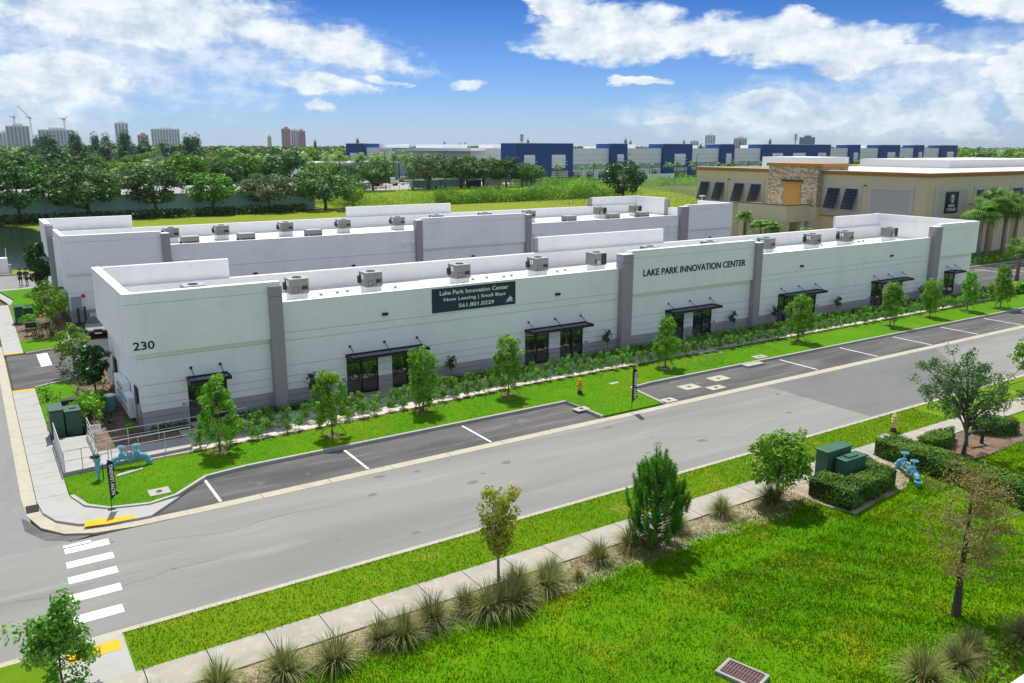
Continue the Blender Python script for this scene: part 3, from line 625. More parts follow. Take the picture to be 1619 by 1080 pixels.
# doors
def storefront(a, b, hand):
    fr = MB(); y = .06; t = .05
    fr.box(a, a+t, y, y+.09, .15, DOORH); fr.box(b-t, b, y, y+.09, .15, DOORH); fr.box(a+t, b-t, y, y+.09, DOORH-.07, DOORH)
    m = a+(b-a)*(.52 if hand else .48)
    fr.box(m-.05, m+.05, y, y+.09, .15, DOORH-.07); fr.box(a+t, m-.05, y, y+.09, .15, .32); fr.box(m+.05, b-t, y, y+.09, .15, .32)
    fr.box(a+t, m-.05, y+.01, y+.08, 2.10, 2.16); fr.box(m+.05, b-t, y+.01, y+.08, 2.10, 2.16)
    d = fr.build('door_frame', BLACK, FB)
    for xa, xb in ((a+t, m-.05), (m+.05, b-t)):
        MB().box(xa, xb, y+.04, y+.055, .32, 2.10).build('pane', GLASS, d); MB().box(xa, xb, y+.04, y+.055, 2.16, DOORH-.07).build('pane', GLASS, d)
    hx = m+(.10 if hand else -.10)
    MB().tube([(hx, y, .95), (hx, y-.07, .97), (hx, y-.07, 1.35), (hx, y, 1.37)], .017, 6).build('handle', STEEL, d)
    MB().box(a, b, .16, .19, .15, DOORH).build('door_back', DARK, d)
for i, (a, b) in enumerate(OPEN): storefront(a, b, i % 2 == 0)
# canopies
def canopy(x0, x1, rods):
    c = MB(); z0, z1, d = 2.52, 2.70, 1.04; t = .05
    c.box(x0, x0+t, -d, -.002, z0, z1); c.box(x1-t, x1, -d, -.002, z0, z1); c.box(x0+t, x1-t, -d, -d+t, z0, z1); c.box(x0+t, x1-t, -t, -.002, z0, z1)
    o = c.build('canopy', BLACK, FB); dk = MB()
    n = int((x1-x0)/.2)
    for k in range(n):
        a = x0+t+(x1-x0-2*t)*k/n; b = x0+t+(x1-x0-2*t)*(k+1)/n
        dk.box(a, b-.03, -d+t, -t, 2.58, 2.60); dk.box(b-.03, b, -d+t, -t, 2.58, 2.625)
    dk.build('deck', DECK, o)
    for r in rods:
        MB().box(r-.07, r+.07, -.025, -.001, 3.08, 3.22).tube([(r, -.02, 3.15), (r, -d+.12, z1+.01)], .022, 6).build('tie_rod', BLACK, o)
canopy(9.80, 11.92, (10.08, 11.60))
for x0, x1 in ((18.74, 23.78), (31.42, 36.50), (44.10, 49.14), (56.82, 61.90), (69.50, 74.58)):
    canopy(x0, x1, (x0+.30, x0+2.50, x0+4.68))
canopy(81.34, 83.5, (81.66, 83.14))
for xx in (21.32, 34.07, 59.46, 72.15):
    MB().box(xx-.17, xx+.17, -.16, -.001, 4.78, 4.93).build('wall_light', BLACK, FB)
MB().box(7.42, 7.48, 7.9, 8.8, .12, 2.25).build('side_door', BLACK, FB); MB().box(7.42, 7.48, .75, 1.55, .12, 2.25).build('side_door', BLACK, FB)
# lettering fixed to the wall
text_mesh('house_number', '230', TXTB, FB, 7.36, -.205, 4.47, 1.02, .43)
split_letters(text_mesh('sign_lettering', 'LAKE PARK INNOVATION CENTER', TXTB, FB, 41.60, -.205, 5.45, 10.72, .50, .03))
for tx, xx, zz in (('A1', 9.48, 1.15), ('A2', 18.44, 1.13), ('A4', 31.14, 1.13), ('A5', 36.50, 1.13), ('A6', 43.80, 1.13), ('A7', 49.22, 1.13), ('A9', 61.90, 1.13), ('A10', 69.20, 1.13), ('A11', 74.5, 1.13), ('A12', 83.5, 1.13)):
    text_mesh('unit_number', tx, TXTB, FB, xx, -.002, zz, .26 if len(tx) == 2 else .33, .17, .012)
# banner
BN = thing('banner', (24.5, -.03, 4.52), 'dark slate leasing banner with white lettering and phone number on the front wall', 'banner')
MB().box(24.50, 30.66, -.028, -.004, 4.53, 6.04).build('cloth', NAVYB, BN)
for body, x0, wd, z0, h in (('Lake Park Innovation Center', 25.05, 5.05, 5.60, .27), ('Now Leasing | Small Bays', 25.32, 4.56, 5.14, .28), ('561.801.0229', 26.38, 2.62, 4.72, .25)):
    text_mesh('lettering', body, TXTW, BN, x0, -.029, z0, wd, h, .004)
lg = MB()
for k, (hh) in enumerate((.10, .17, .25, .33, .27, .20)): lg.box(29.98+.075*k, 30.035+.075*k, -.034, -.029, 4.78, 4.78+hh)
lg.box(29.85, 30.5, -.034, -.029, 4.73, 4.75); lg.build('logo', TXTW, BN)
MB().box(48.30, 48.86, .040, .058, 2.22, 2.38).build('red_sign', REDS, bpy.data.objects['door_frame.006'])

# roof units
def ac_unit(kind):
    # local: curb 1.15 x 1.15, unit on top; front = -Y, side with window slots = -X
    r = thing('rooftop_unit', (0, 0, 0), 'grey rooftop air conditioner on a white curb', 'air conditioner')
    MB().box(-.55, .55, -.52, .52, 0, .52).build('curb', BWHITE, r, bevel=.03)
    c = MB().box(-.60, .60, -.58, .58, .52, 1.46).build('cabinet', ACGREY, r, bevel=.015)
    MB().box(-.62, .62, -.60, .60, 1.46, 1.49).build('lid', STEEL, r)
    f = MB().lathe((.02, .0, 1.49), [(.30, 0), (.30, .04), (.26, .04), (.26, .015)], 16)
    f.build('fan_guard', DARK, r)
    if kind == 'open':
        MB().box(.14, .50, -.64, -.58, .80, 1.00).build('louvre', DARK, c)
        h = MB(); h.add([(.16, -.585, .80), (.50, -.585, .80), (.50, -.78, .62), (.16, -.78, .62), (.16, -.585, .60), (.50, -.585, .60), (.50, -.78, .60), (.16, -.78, .60)], [(0, 3, 2, 1), (0, 4, 7, 3), (1, 2, 6, 5), (3, 7, 6, 2)]); h.build('hood', STEEL, c)
        fr = MB(); 
        for a in ((-.42, -.40, .58, .96), (-.10, -.08, .58, .96)): fr.box(a[0], a[1], -.592, -.58, a[2], a[3])
        fr.box(-.42, -.08, -.592, -.58, .94, .96); fr.box(-.42, -.08, -.592, -.58, .58, .60); fr.build('access_panel', DARK, c)
        for yy in (-.22, .02): MB().box(-.606, -.60, yy, yy+.14, 1.0, 1.34).build('label_plate', LABELW, c)
        MB().box(-.76, -.60, .2, .5, .72, 1.2).build('disconnect_box', DARK, c)
    else:
        g_ = MB()
        for k in range(8): g_.box(.08+.065*k, .125+.065*k, -.60, -.58, .58, 1.40)
        for k in range(8): g_.box(.60, .62, -.5+.13*k, -.43+.13*k, .58, 1.40)
        g_.build('coil_guard', DARK, c); MB().box(-.42, -.12, -.72, -.58, .62, .92).build('hood', STEEL, c)
        MB().box(-.55, -.48, -.60, -.58, .7, 1.1).build('access_panel', DARK, c)
    return r
bpy.context.view_layer.update()
AC1 = ac_unit('open'); AC2 = ac_unit('coil')
acs = [(18.24, 6.55, 'first', 'o'), (23.33, 6.55, 'second', 'o'), (30.16, 6.55, 'third', 'o'), (36.95, 6.5, 'fourth', 'o'), (42.6, 6.5, 'fifth', 'c'), (62.64, 6.55, 'sixth', 'o'), (69.23, 6.55, 'seventh', 'o'), (74.3, 6.55, 'eighth', 'o'), (81.7, 6.55, 'ninth', 'c')]
where = {'first': 'beside the left corner block', 'second': 'second from the left block on the front roof', 'third': 'just behind the slate banner', 'fourth': 'at the left end of the tall rear parapet', 'fifth': 'with coil side beside the lettered wall',
         'sixth': 'just right of the lettered wall', 'seventh': 'midway along the right half of the front roof', 'eighth': 'third right of the lettered wall', 'ninth': 'with coil side inside the right corner block'}
u1 = u2 = True
for xx, yy, nm, k in acs:
    lab = 'grey rooftop air conditioner '+where[nm]
    src = AC1 if k == 'o' else AC2
    if k == 'o' and u1: AC1.location = (xx, yy, ROOF); tag(AC1, lab, group='air conditioners on the front roof'); u1 = False
    elif k == 'c' and u2: AC2.location = (xx, yy, ROOF); tag(AC2, lab, group='air conditioners on the front roof'); u2 = False
    else: dup(src, (xx, yy, ROOF), 0, None, lab, 'air conditioners on the front roof')
for xx, yy, lab in ((12.06, 7.3, 'low grey roof unit showing behind the left corner parapet'), (49.0, 7.3, 'low grey roof unit just behind the lettered wall'), (56.1, 7.3, 'second low grey roof unit behind the lettered wall, nearer its right end')):
    d = dup(AC1, (xx, yy, ROOF-.0), 0, None, lab, 'air conditioners on the front roof')
seam = MB()
for k in range(26): seam.box(8.6+3.0*k, 8.68+3.0*k, .34, 10.39, ROOF, ROOF+.008)
for yy in (3.0, 5.6, 8.2): seam.box(7.84, 85.6, yy, yy+.07, ROOF, ROOF+.010)
seam.build('roof_seam', mat('seam_grey', (.62, .62, .60), .7), FB)
pipe = MB()
for a, b, yy in ((18.2, 28.4, 9.3), (30, 40.4, 9.5), (59, 79.8, 9.4)): pipe.tube([(a, yy, ROOF+.09), (b, yy, ROOF+.09)], .03, 5)
pipe.build('roof_conduit', STEEL, FB)
# roof vents
vent = tag(MB().lathe((0, 0, 0), [(.10, 0), (.10, .10), (.13, .10), (.13, .16), (.03, .2)], 10).build('roof_vent', STEEL), 'small round grey vent standing on the white front roof', 'vent', 'small vents along the front roof')
vs = [20.2, 21.4, 22.2, 25.6, 32.0, 33.3, 34.6, 35.4, 38.4, 39.6, 40.5, 70.9, 71.7, 72.4, 76.0, 77.2, 78.4, 79.4]
for i, xx in enumerate(vs):
    v = vent if i == 0 else vent.copy()
    if i: COL.objects.link(v)
    v.location = (xx, 7.6+.5*((i*7) % 3)/3, ROOF)

# ================================================================== the building behind
RB = thing('warehouse_building', (7.3, 32.2, 0), 'second long white building behind the first, its near wall in shade', 'building')
YF, YB = 32.2, 50.4
rb_bays = [(7.4, 14.95, 1), (15.62, 39.45, 0), (40.1, 53.0, 1), (53.65, 76.5, 0), (77.75, 85.9, 1)]
for x0, x1, tw in rb_bays:
    for z0, z1, m in ((.1, 1.1, GREYW), (1.1, 2.6, WHITE), (2.6, 4.0, WHITE)): MB().box(x0, x1, YF, YF+.2, z0+.012, z1-.012).build('wall_panel', m, RB)
    if tw:
        MB().box(x0, x1, YF, YF+.2, 4.012, 4.3).build('wall_panel', WHITE, RB)
        for z0, z1 in ((4.22, 6.83), (6.83, HT)): MB().box(x0-.1, x1+.05, YF-.2, YF-.003, z0+.008, z1-.008).build('fascia_panel', WHITE, RB)
        MB().box(x0-.09, x1+.04, YF-.003, YF+.3, 4.24, HT-.01).build('parapet_core', WHITE, RB)
        MB().box(x0-.11, x1+.06, YF-.21, YF+.31, HT-.006, HT+.035).build('coping', COPING, RB)
    else:
        MB().box(x0, x1, YF, YF+.2, 4.012, HP).build('wall_panel', WHITE, RB); MB().box(x0, x1, YF-.01, YF+.32, HP, HP+.03).build('coping', COPING, RB)
MB().box(7.5, 85.8, YF+.203, YF+.32, 0, HP-.01).build('wall_core', JOINT, RB)
for a, b in ((14.95, 15.62), (39.45, 40.1), (53.0, 53.65), (76.5, 77.75)):
    MB().box(a, b, YF-.5, YF+.31, 0, HT-.15).build('pilaster', TAUPE, RB); MB().box(a-.01, b+.01, YF-.51, YF+.32, HT-.15, HT-.12).build('coping', COPING, RB)
MB().box(7.9, 85.6, YF+.33, YB-.01, ROOF-.3, ROOF).build('roof', ROOFW, RB)
MB().box(7.6, 85.6, YB, YB+.3, 0, HP).build('rear_wall', WHITE, RB); MB().box(15.6, 85.6, YB-.02, YB+.32, HP, HP+.035).build('coping', COPING, RB)
MB().box(7.6, 7.89, YF+.33, YB-.01, 0, HP).build('side_wall', WHITE, RB); MB().box(85.61, 85.9, YF+.33, YB-.01, 0, HP).build('side_wall', WHITE, RB)
MB().box(7.57, 7.6, YF+.33, YB-.01, 0.02, 1.1).build('side_wall_base', GREYW, RB)
# left end: near block side, pilaster, far block
MB().box(7.28, 7.59, YF+.31, 38.8, 4.2, HT).build('fascia_panel', WHITE, RB); MB().box(7.26, 7.61, YF+.32, 38.82, HT, HT+.035).build('coping', COPING, RB)
MB().box(7.15, 7.75, 44.5, 45.2, 0, HT-.1).build('pilaster', TAUPE, RB)
MB().box(7.12, 7.59, 45.2, 51.6, 4.2, HT).build('fascia_panel', WHITE, RB); MB().box(7.10, 7.61, 45.19, 51.62, HT, HT+.035).build('coping', COPING, RB)
MB().box(7.61, 15.7, 51.2, 51.6, 4.2, HT).build('raised_rear_wall', WHITE, RB); MB().box(7.61, 15.72, 51.18, 51.63, HT, HT+.035).build('coping', COPING, RB)
MB().box(7.61, 15.7, 50.72, 51.18, 0, 5.5).build('rear_wall', WHITE, RB)
MB().box(39.6, 53.9, 50.75, 51.1, 4.2, HT).build('raised_rear_wall', WHITE, RB); MB().box(39.58, 53.92, 50.72, 51.13, HT, HT+.035).build('coping', COPING, RB)
# right end: corner block
MB().box(77.25, 85.45, 50.75, 51.1, 4.2, HT).build('raised_rear_wall', WHITE, RB); MB().box(77.23, 85.9, 50.72, 51.13, HT, HT+.035).build('coping', COPING, RB)
MB().box(85.46, 85.95, 44.4, 51.1, 4.2, HT).build('fascia_panel', WHITE, RB); MB().box(85.44, 85.97, 44.38, 50.71, HT, HT+.035).build('coping', COPING, RB)
MB().box(85.42, 85.98, 43.8, 44.38, 0, HT-.1).build('pilaster', TAUPE, RB); MB().box(76.75, 77.24, 50.7, 51.15, 0, HT-.1).build('rear_pilaster', TAUPE, RB)
MB().box(85.5, 85.95, YF+.31, 38.0, 4.2, HT).build('fascia_panel', WHITE, RB); MB().box(85.48, 85.97, YF+.32, 38.02, HT, HT+.035).build('coping', COPING, RB)
for xx, zz in ((15.95, 4.75), (17.0, 4.75), (38.1, 4.9), (39.1, 4.9), (54.3, 4.9), (55.4, 4.9), (74.8, 4.9), (76.0, 4.9)):
    MB().box(xx-.18, xx+.18, YF-.32, YF-.001, zz, zz+.13).build('flood_light', BWHITE, RB)
for xx in (22.9, 32.6, 46.3, 82.2): MB().box(xx-.17, xx+.17, YF-.16, YF-.001, 3.0, 3.15).build('wall_light', BLACK, RB)
for xx in (18.0, 26.0, 44.0, 58.0, 66.0): MB().box(xx, xx+1.9, YF-.02, YF+.02, .1, 2.4).build('door', DARK, RB)
MB().box(7.38, 7.56, 35.6, 37.4, .3, 2.2).build('electrical_panel', mat('panel_blue_grey', (.30, .38, .44), .5), RB)
GRP = 'air conditioners on the rear roof'
for i, (xx, yy, s) in enumerate([(18.4, 45.5, 1), (23.4, 45.5, 1), (30.3, 45.5, 1), (37.0, 45.5, 1), (43.8, 45.5, 1), (49.0, 45.5, 1), (55.9, 45.5, 1), (62.6, 45.5, 1), (74.5, 45.5, 1), (80.9, 45.5, 1)]):
    names = ['behind the left block', 'second from its left block', 'third from its left block', 'fourth from its left block', 'in front of the raised rear parapet', 'showing over the left half of the middle block', 'at the right end of the middle block', 'on the right part before the corner parapet', 'inside the right corner parapet', 'beside the right end pilaster']
    dup(AC1 if i not in (8, 9) else AC2, (xx, yy, ROOF), 0, (1.12, 1.1, 1), 'grey air conditioner on the rear roof, '+names[i], GRP)
for i, (xx, yy) in enumerate([(19.2, 41.0), (24.7, 41.0), (31.8, 41.0), (65.8, 41.0), (73.0, 41.0), (78.2, 41.0)]):
    names = ['first from the left block', 'second from the left block', 'third from the left block', 'right of the middle block', 'fifth along the rear roof', 'last before the right end']
    r = thing('roof_exhaust', (xx, yy, ROOF), 'low flat grey exhaust unit on the rear roof, '+names[i], 'exhaust unit', 'low exhaust units on the rear roof')
    MB().box(xx-.8, xx+.8, yy-.6, yy+.6, ROOF+.0, ROOF+.95).build('cabinet', ACGREY, r); MB().box(xx-.82, xx+.82, yy-.62, yy+.62, ROOF+.95, ROOF+1.0).build('lid', STEEL, r)
    MB().box(xx-.6, xx+.7, yy-.63, yy-.6, ROOF+.2, ROOF+.5).build('louvre', DARK, r); MB().box(xx-.98, xx-.8, yy-.4, yy, ROOF+.1, ROOF+.5).build('disconnect_box', DARK, r)

# ================================================================== tan storage building on the right
SB = thing('storage_building', (105.8, 17.6, 0), 'large tan two-storey storage building with ochre cornice, stone tower and dark shutters', 'building')
SX, SY, SZ = 106.3, 17.6, 11.2
ROOFT = mat('pale_gravel_roof', (.60, .58, .54), .9, [((.50, .48, .44), .6, .45, .7, .6)])
MB().box(SX, SX+.5, SY, 58.8, 0, SZ).build('wall', TAN, SB); MB().box(SX+.5, 190, SY, SY+.5, 0, SZ).build('wall', TAN, SB)
MB().box(SX+.5, 190, 58.3, 58.8, 0, SZ).build('wall', TAN, SB); MB().box(189.5, 190, SY+.5, 58.3, 0, SZ).build('wall', TAN, SB)
MB().box(SX+.5, 189.5, SY+.5, 58.3, SZ-.6, SZ-.35).build('roof', ROOFT, SB)
c = MB(); 
for o_, za, zb in ((.10, 10.72, 10.9), (.22, 10.9, 11.08), (.34, 11.08, 11.26)):
    c.box(SX-o_, SX, SY-o_, 34.3, za, zb); c.box(SX-o_, SX, 42.8, 58.8+o_, za, zb); c.box(SX, 190, SY-o_, SY, za, zb)
c.build('cornice', OCHRE, SB); MB().box(SX-.36, SX+.5, SY-.36, 34.28, 11.262, 11.30).box(SX-.36, SX+.5, 42.82, 58.8, 11.262, 11.30).box(SX+.5, 190, SY-.36, SY+.5, 11.262, 11.30).build('coping', COPING, SB)
MB().box(150, 190, 40, 58, SZ-.35, SZ+1.1).build('penthouse', BWHITE, SB); MB().box(118, 128, 45, 55, SZ-.35, SZ+1.7).build('penthouse', BWHITE, SB)
MB().box(SX-.02, SX, SY, 34.3, 4.7, 4.95).box(SX, 190, SY-.02, SY, 4.7, 4.95).build('band', OCHRE, SB)
# tower
TX = 105.2
MB().box(TX, TX+.9, 33.6, 42.6, 6.0, 11.75).box(TX+.9, 112, 33.6, 34.2, SZ-.5, 11.75).box(TX+.9, 112, 42.0, 42.6, SZ-.5, 11.75).build('stone_tower', STONE, SB)
MB().box(TX, SX, 33.6, 42.6, 0, 5.99).build('tower_base', TAN2, SB)
MB().box(TX-.30, 112, 33.3, 42.9, 11.76, 12.2).build('tower_cornice', OCHRE, SB)
MB().box(TX+.9, 111.9, 34.2, 42.0, SZ-.4, SZ+.1).build('tower_roof', ROOFT, SB)
# thin stones of the veneer
srng = random.Random(3); stv = [MB(), MB(), MB()]
for row in range(23):
    z = 6.05+.25*row; yy = 33.65
    while yy < 42.4:
        wd = srng.uniform(.25, .65)
        if not (36.4 < yy+wd and yy < 39.55 and z < 9.75): stv[srng.randrange(3)].box(TX-srng.uniform(.02, .07), TX-.001, yy, min(yy+wd-.03, 42.55), z, z+.22)
        yy += wd
for k, (cc) in enumerate(((.62, .51, .34), (.46, .35, .22), (.74, .64, .47))):
    tag(stv[k].build('veneer_stone', mat('veneer_stone_' + ('warm', 'brown', 'pale')[k], cc, .95, [((cc[0]*.7, cc[1]*.68, cc[2]*.62), 2.5, .45, .7, .7)]), SB), kind='stuff')
MB().box(TX-.06, TX-.001, 36.5, 39.5, 6.02, 9.55).build('tower_panel', ORANGE, SB); MB().box(TX-.45, TX-.001, 36.2, 39.8, 9.56, 9.74).build('panel_hood', DARK, SB)
# portico
MB().box(100.1, 100.6, 34.6, 43.8, 3.9, 6.3).box(100.6, TX-.002, 34.6, 35.1, 3.9, 6.3).box(100.6, TX-.002, 43.3, 43.8, 3.9, 6.3).build('portico_parapet', TAN2, SB)
MB().box(100.05, 100.65, 34.55, 43.85, 6.301, 6.38).box(100.65, TX-.002, 34.55, 35.15, 6.301, 6.38).box(100.65, TX-.002, 43.25, 43.85, 6.301, 6.38).build('portico_coping', DARK, SB)
MB().box(100.61, TX-.003, 35.11, 43.29, 5.2, 5.5).build('portico_roof', ROOFT, SB)
for yy in (34.8, 38.6, 42.6): MB().box(100.2, 101.1, yy, yy+.9, 0, 3.899).build('column', TAN2, SB)
MB().box(103.5, 104.4, 34.7, 35.5, 0, 3.899).build('column', TAN2, SB)
MB().box(TX-.1, TX-.001, 36.0, 41.5, .05, 3.4).build('entrance_glazing', GLASS, SB)
# windows: surround with two sloping shutters
def surround(parent, x, y0, y1, z0, z1, axis):
    s = MB(); t = .5
    if axis == 'x':
        for a, b, c_, d_ in ((y0, y1, z0, z0+t), (y0, y1, z1-t, z1), (y0, y0+t, z0+t, z1-t), (y1-t, y1, z0+t, z1-t)): s.box(x-.14, x-.001, a, b, c_, d_)
        o = s.build('window_surround', SURR, parent); MB().box(x-.08, x-.001, y0+t, y1-t, z0+t, z1-t).build('field', mat('surround_field', (.50, .475, .42), .85), o)
    else:
        for a, b, c_, d_ in ((y0, y1, z0, z0+t), (y0, y1, z1-t, z1), (y0, y0+t, z0+t, z1-t), (y1-t, y1, z0+t, z1-t)): s.box(a, b, x-.14, x-.001, c_, d_)
        o = s.build('window_surround', SURR, parent); MB().box(y0+t, y1-t, x-.08, x-.001, z0+t, z1-t).build('field', mat('surround_field', (.5, .475, .42), .85), o)
    return o
def shutter(o, x, y0, y1, z0, z1, axis):
    m = MB(); n = 14
    for k in range(n):
        za, zb = z1-(z1-z0)*k/n, z1-(z1-z0)*(k+.86)/n; oa, ob = .18+.95*k/n, .18+.95*(k+.86)/n
        if axis == 'x': m.add([(x-oa, y0, za), (x-oa, y1, za), (x-ob, y1, zb), (x-ob, y0, zb), (x-oa+.04, y0, za), (x-oa+.04, y1, za), (x-ob+.04, y1, zb), (x-ob+.04, y0, zb)], [(0, 3, 2, 1), (4, 5, 6, 7), (0, 1, 5, 4), (2, 3, 7, 6), (0, 4, 7, 3), (1, 2, 6, 5)])
        else: m.add([(y0, x-oa, za), (y1, x-oa, za), (y1, x-ob, zb), (y0, x-ob, zb), (y0, x-oa+.04, za), (y1, x-oa+.04, za), (y1, x-ob+.04, zb), (y0, x-ob+.04, zb)], [(0, 1, 2, 3), (7, 6, 5, 4), (0, 4, 5, 1), (2, 6, 7, 3), (0, 3, 7, 4), (1, 5, 6, 2)])
    m.build('shutter', NAVY, o)
for y0, y1 in ((51.8, 58.3), (44.2, 50.8), (27.0, 33.1)):
    o = surround(SB, SX, y0, y1, 5.3, 9.4, 'x'); hgap = (y1-y0)
    for a in (y0+.62, y1-.62-1.95): shutter(o, SX, a, a+1.95, 6.0, 8.8, 'x')
surround(SB, SX, 19.3, 25.9, 5.5, 9.4, 'x')
so = surround(SB, SY, 108.2, 116.2, 5.4, 9.4, 'y')
for x0, x1 in ((117.6, 125.4), (127.1, 134.9), (136.6, 144.4), (146.1, 153.9), (155.6, 163.4)):
    o = surround(SB, SY, x0, x1, 5.4, 9.35, 'y')
    for a in (x0+.8, x1-.8-2.6): shutter(o, SY, a, a+2.6, 6.0, 8.85, 'y')
for yy in (26.4, 34.9, 51.3): MB().box(SX-.12, SX-.001, yy, yy+.35, 9.3, 9.45).build('wall_light', IRON, SB)
for xx in (116.8, 126.2): MB().box(xx, xx+.12, SY-.9, SY-.001, 6.9, 7.0).build('lamp_arm', DARK, SB)
SG = thing('wall_sign', (110.7, SY-.1, 6.0), 'dark blue storage sign with white emblem and lettering on the tan wall', 'sign')
MB().box(110.7, 113.7, SY-.20, SY-.15, 5.95, 8.75).build('board', mat('sign_navy', (.008, .014, .035), .5), SG)
e = MB(); ring = [(112.2+.42*cos(t*pi/10), SY-.22, 7.85+.55*sin(t*pi/10)) for t in range(21)]
e.tube(ring, .04, 5, False).lathe((112.2, SY-.22, 7.95), [(.02, -.0), (.13, .05), (.15, .15), (.08, .27), (.02, .3)], 8).tube([(112.2, SY-.22, 7.45), (112.2, SY-.22, 8.0)], [.10, .05], 6); e.build('emblem', TXTW, SG)
text_mesh('lettering', 'PRIME', TXTW, SG, 111.45, SY-.202, 6.72, 1.5, .38, .02); text_mesh('lettering', 'STORAGE', TXTW, SG, 111.1, SY-.202, 6.22, 2.2, .38, .02)
GT = thing('gate_frame', (93.6, 40.5, 0), 'white gridded metal frame standing beside the palms at the tan building', 'gate')
gf = MB()
for k in range(5): gf.box(93.6, 93.75, 39.0+.75*k, 39.12+.75*k, 0, 5.2)
for z in (2.2, 3.4, 4.6, 5.1): gf.box(93.6, 93.75, 39.12, 42.0, z, z+.12)
gf.build('grid_panel', BWHITE, GT)
# wall columns lower right
for k in range(6): MB().box(118+5.5*k, 119.6+5.5*k, SY-.4, SY-.001, 0, 4.69).build('buttress', TAN2, SB)
struct('storage_bed', SOIL, MB().prism([(102, 13.4), (104.2, 10.0), (135, 9.7), (135, 17.5), (106.2, 17.5), (104, 30), (101.5, 30)], 0, .12))

# ================================================================== blue and grey warehouse far behind
BB = thing('distribution_warehouse', (197.5, 249, 0), 'long pale grey warehouse with royal blue entrance blocks, far behind', 'building')
BH, BL = 15.6, 13.4
def wallseg(A, B, typ, zt):
    A, B = Vector(A), Vector(B); d = (B-A).normalized(); nrm = Vector((d.y, -d.x))
    def pr(a, b, o0, o1, z0, z1, nm, m, par=BB):
        p, q = A+d*a, A+d*b
        return MB().prism([tuple(p+nrm*o0), tuple(q+nrm*o0), tuple(q+nrm*o1), tuple(p+nrm*o1)], z0, z1).build(nm, m, par)
    Ln = (B-A).length
    if typ == 'white':
        for z0, z1, m in ((0, 1.9, PALEW), (2.0, 4.4, PALEW), (4.5, 6.6, BANDG), (6.7, 8.4, PALEW), (8.5, 10.6, PALEW), (10.7, zt, PALEW)): pr(0, Ln, -.5, 0, z0, z1, 'wall_panel', m)
        pr(0, Ln, -.9, -.51, 0, zt-.1, 'wall_core', BANDG); pr(0, Ln, -.52, .05, zt+.001, zt+.15, 'coping', COPING)
        n = int(Ln/8)
        for k in range(n): pr(Ln*(k+.2)/n, Ln*(k+.2)/n+4.5, .0, .05, .3, 3.6, 'loading_door', GLASS)
    elif typ == 'grey':
        pr(0, Ln, -.5, 0, 0, zt, 'wall_panel', mat('plain_grey_wall', (.36, .40, .45), .85)); pr(0, Ln, -.52, .05, zt+.001, zt+.15, 'coping', COPING)
    else:
        b = pr(0, Ln, -8, 1.6, 0, zt, 'entrance_block', BLUEB); pr(-.1, Ln+.1, -8.1, 1.7, zt+.001, zt+.18, 'coping', COPING)
        return pr, Ln
    return pr, Ln
right = [812, 902, 963, 988, 1046, 1091, 1137, 1158, 1203, 1310, 1341, 1357, 1389, 1420, 1445, 1458, 1485, 1511]
xy = [(191.9, 247.1), (224.7, 252.0), (249.4, 255.8), (260.2, 257.4), (286.8, 261.4), (309.1, 264.8), (333.8, 268.6), (345.6, 270.4), (372.6, 274.5), (446.3, 285.6), (470.7, 289.3), (483.9, 291.3), (511.6, 295.5), (540.3, 299.9), (564.9, 303.6), (578.3, 305.6), (607.4, 310.0), (637.2, 314.5)]
typ = 'BWBWBWBWBWBWBWBWB'
def window_bank(pr, a, b, z0, z1):
    o = pr(a, b, 1.6, 1.9, z0, z1, 'window_panel', BWHITE); n = 4
    for k in range(1, n): z = z0+(z1-z0)*k/n; pr(a-.8 if k != 3 else a, b+.8 if k != 3 else b, 1.9, 2.5, z-.14, z+.06, 'sunshade', BWHITE, o)
    return o
for i, t in enumerate(typ):
    pr, Ln = wallseg(xy[i], xy[i+1], 'white' if t == 'W' else 'blue', BL if t == 'W' else BH)
    if t == 'B':
        ww = [(.13, .31), (.61, .85)] if i == 0 else ([(.13, .27), (.42, .60), (.80, .92)] if i == 8 else [(.36, .74)])
        for a, b in ww:
            o = window_bank(pr, Ln*a, Ln*b, 5.4, 10.9); pr(Ln*a, Ln*b+2, 1.601, 1.65, .2, 4.6, 'entrance_glazing', GLASS, BB)
            for k in range(4): pr(Ln*a, Ln*b+2, 1.66, 1.72, .9+.9*k, 1.0+.9*k, 'glazing_bar', BWHITE, BB)
left = [(184.2, 403.7), (186, 383.3), (188.4, 355.7), (194.4, 286.2), (191.9, 247.2)]
for i, t in enumerate(('blue', 'white', 'grey', 'white')):
    pr, Ln = wallseg(left[i], left[i+1], t, BH if t == 'blue' else BL)
    if t == 'blue': window_bank(pr, Ln*.25, Ln*.62, 5.0, 10.6)
MB().prism([(186, 402), (194, 256), (226, 254), (636, 317), (640, 420), (190, 430)], 12.2, 12.6).build('roof', COPING, BB)
for (x0, y0, a, b, h) in ((204, 330, 14, 30, 2.6), (214, 300, 12, 12, 2.6), (290, 300, 14, 12, 2.8), (330, 290, 10, 8, 2.4), (420, 320, 40, 12, 2.6), (560, 340, 40, 14, 2.6), (196, 368, 8, 20, 2.8), (262, 285, 12, 6, 1.8), (480, 335, 20, 6, 2)):
    MB().box(x0, x0+a, y0, y0+b, 12.6, 12.6+h).build('roof_unit', BWHITE, BB)
YW = thing('yard_wall', (235, 235, 0), 'low white yard wall in front of the blue and grey warehouse', 'wall')
MB().box(226, 262, 226, 226.4, 0, 3.0).build('wall_section', BWHITE, YW); MB().box(275, 420, 218, 218.4, 0, 3.6).build('wall_section', BWHITE, YW)

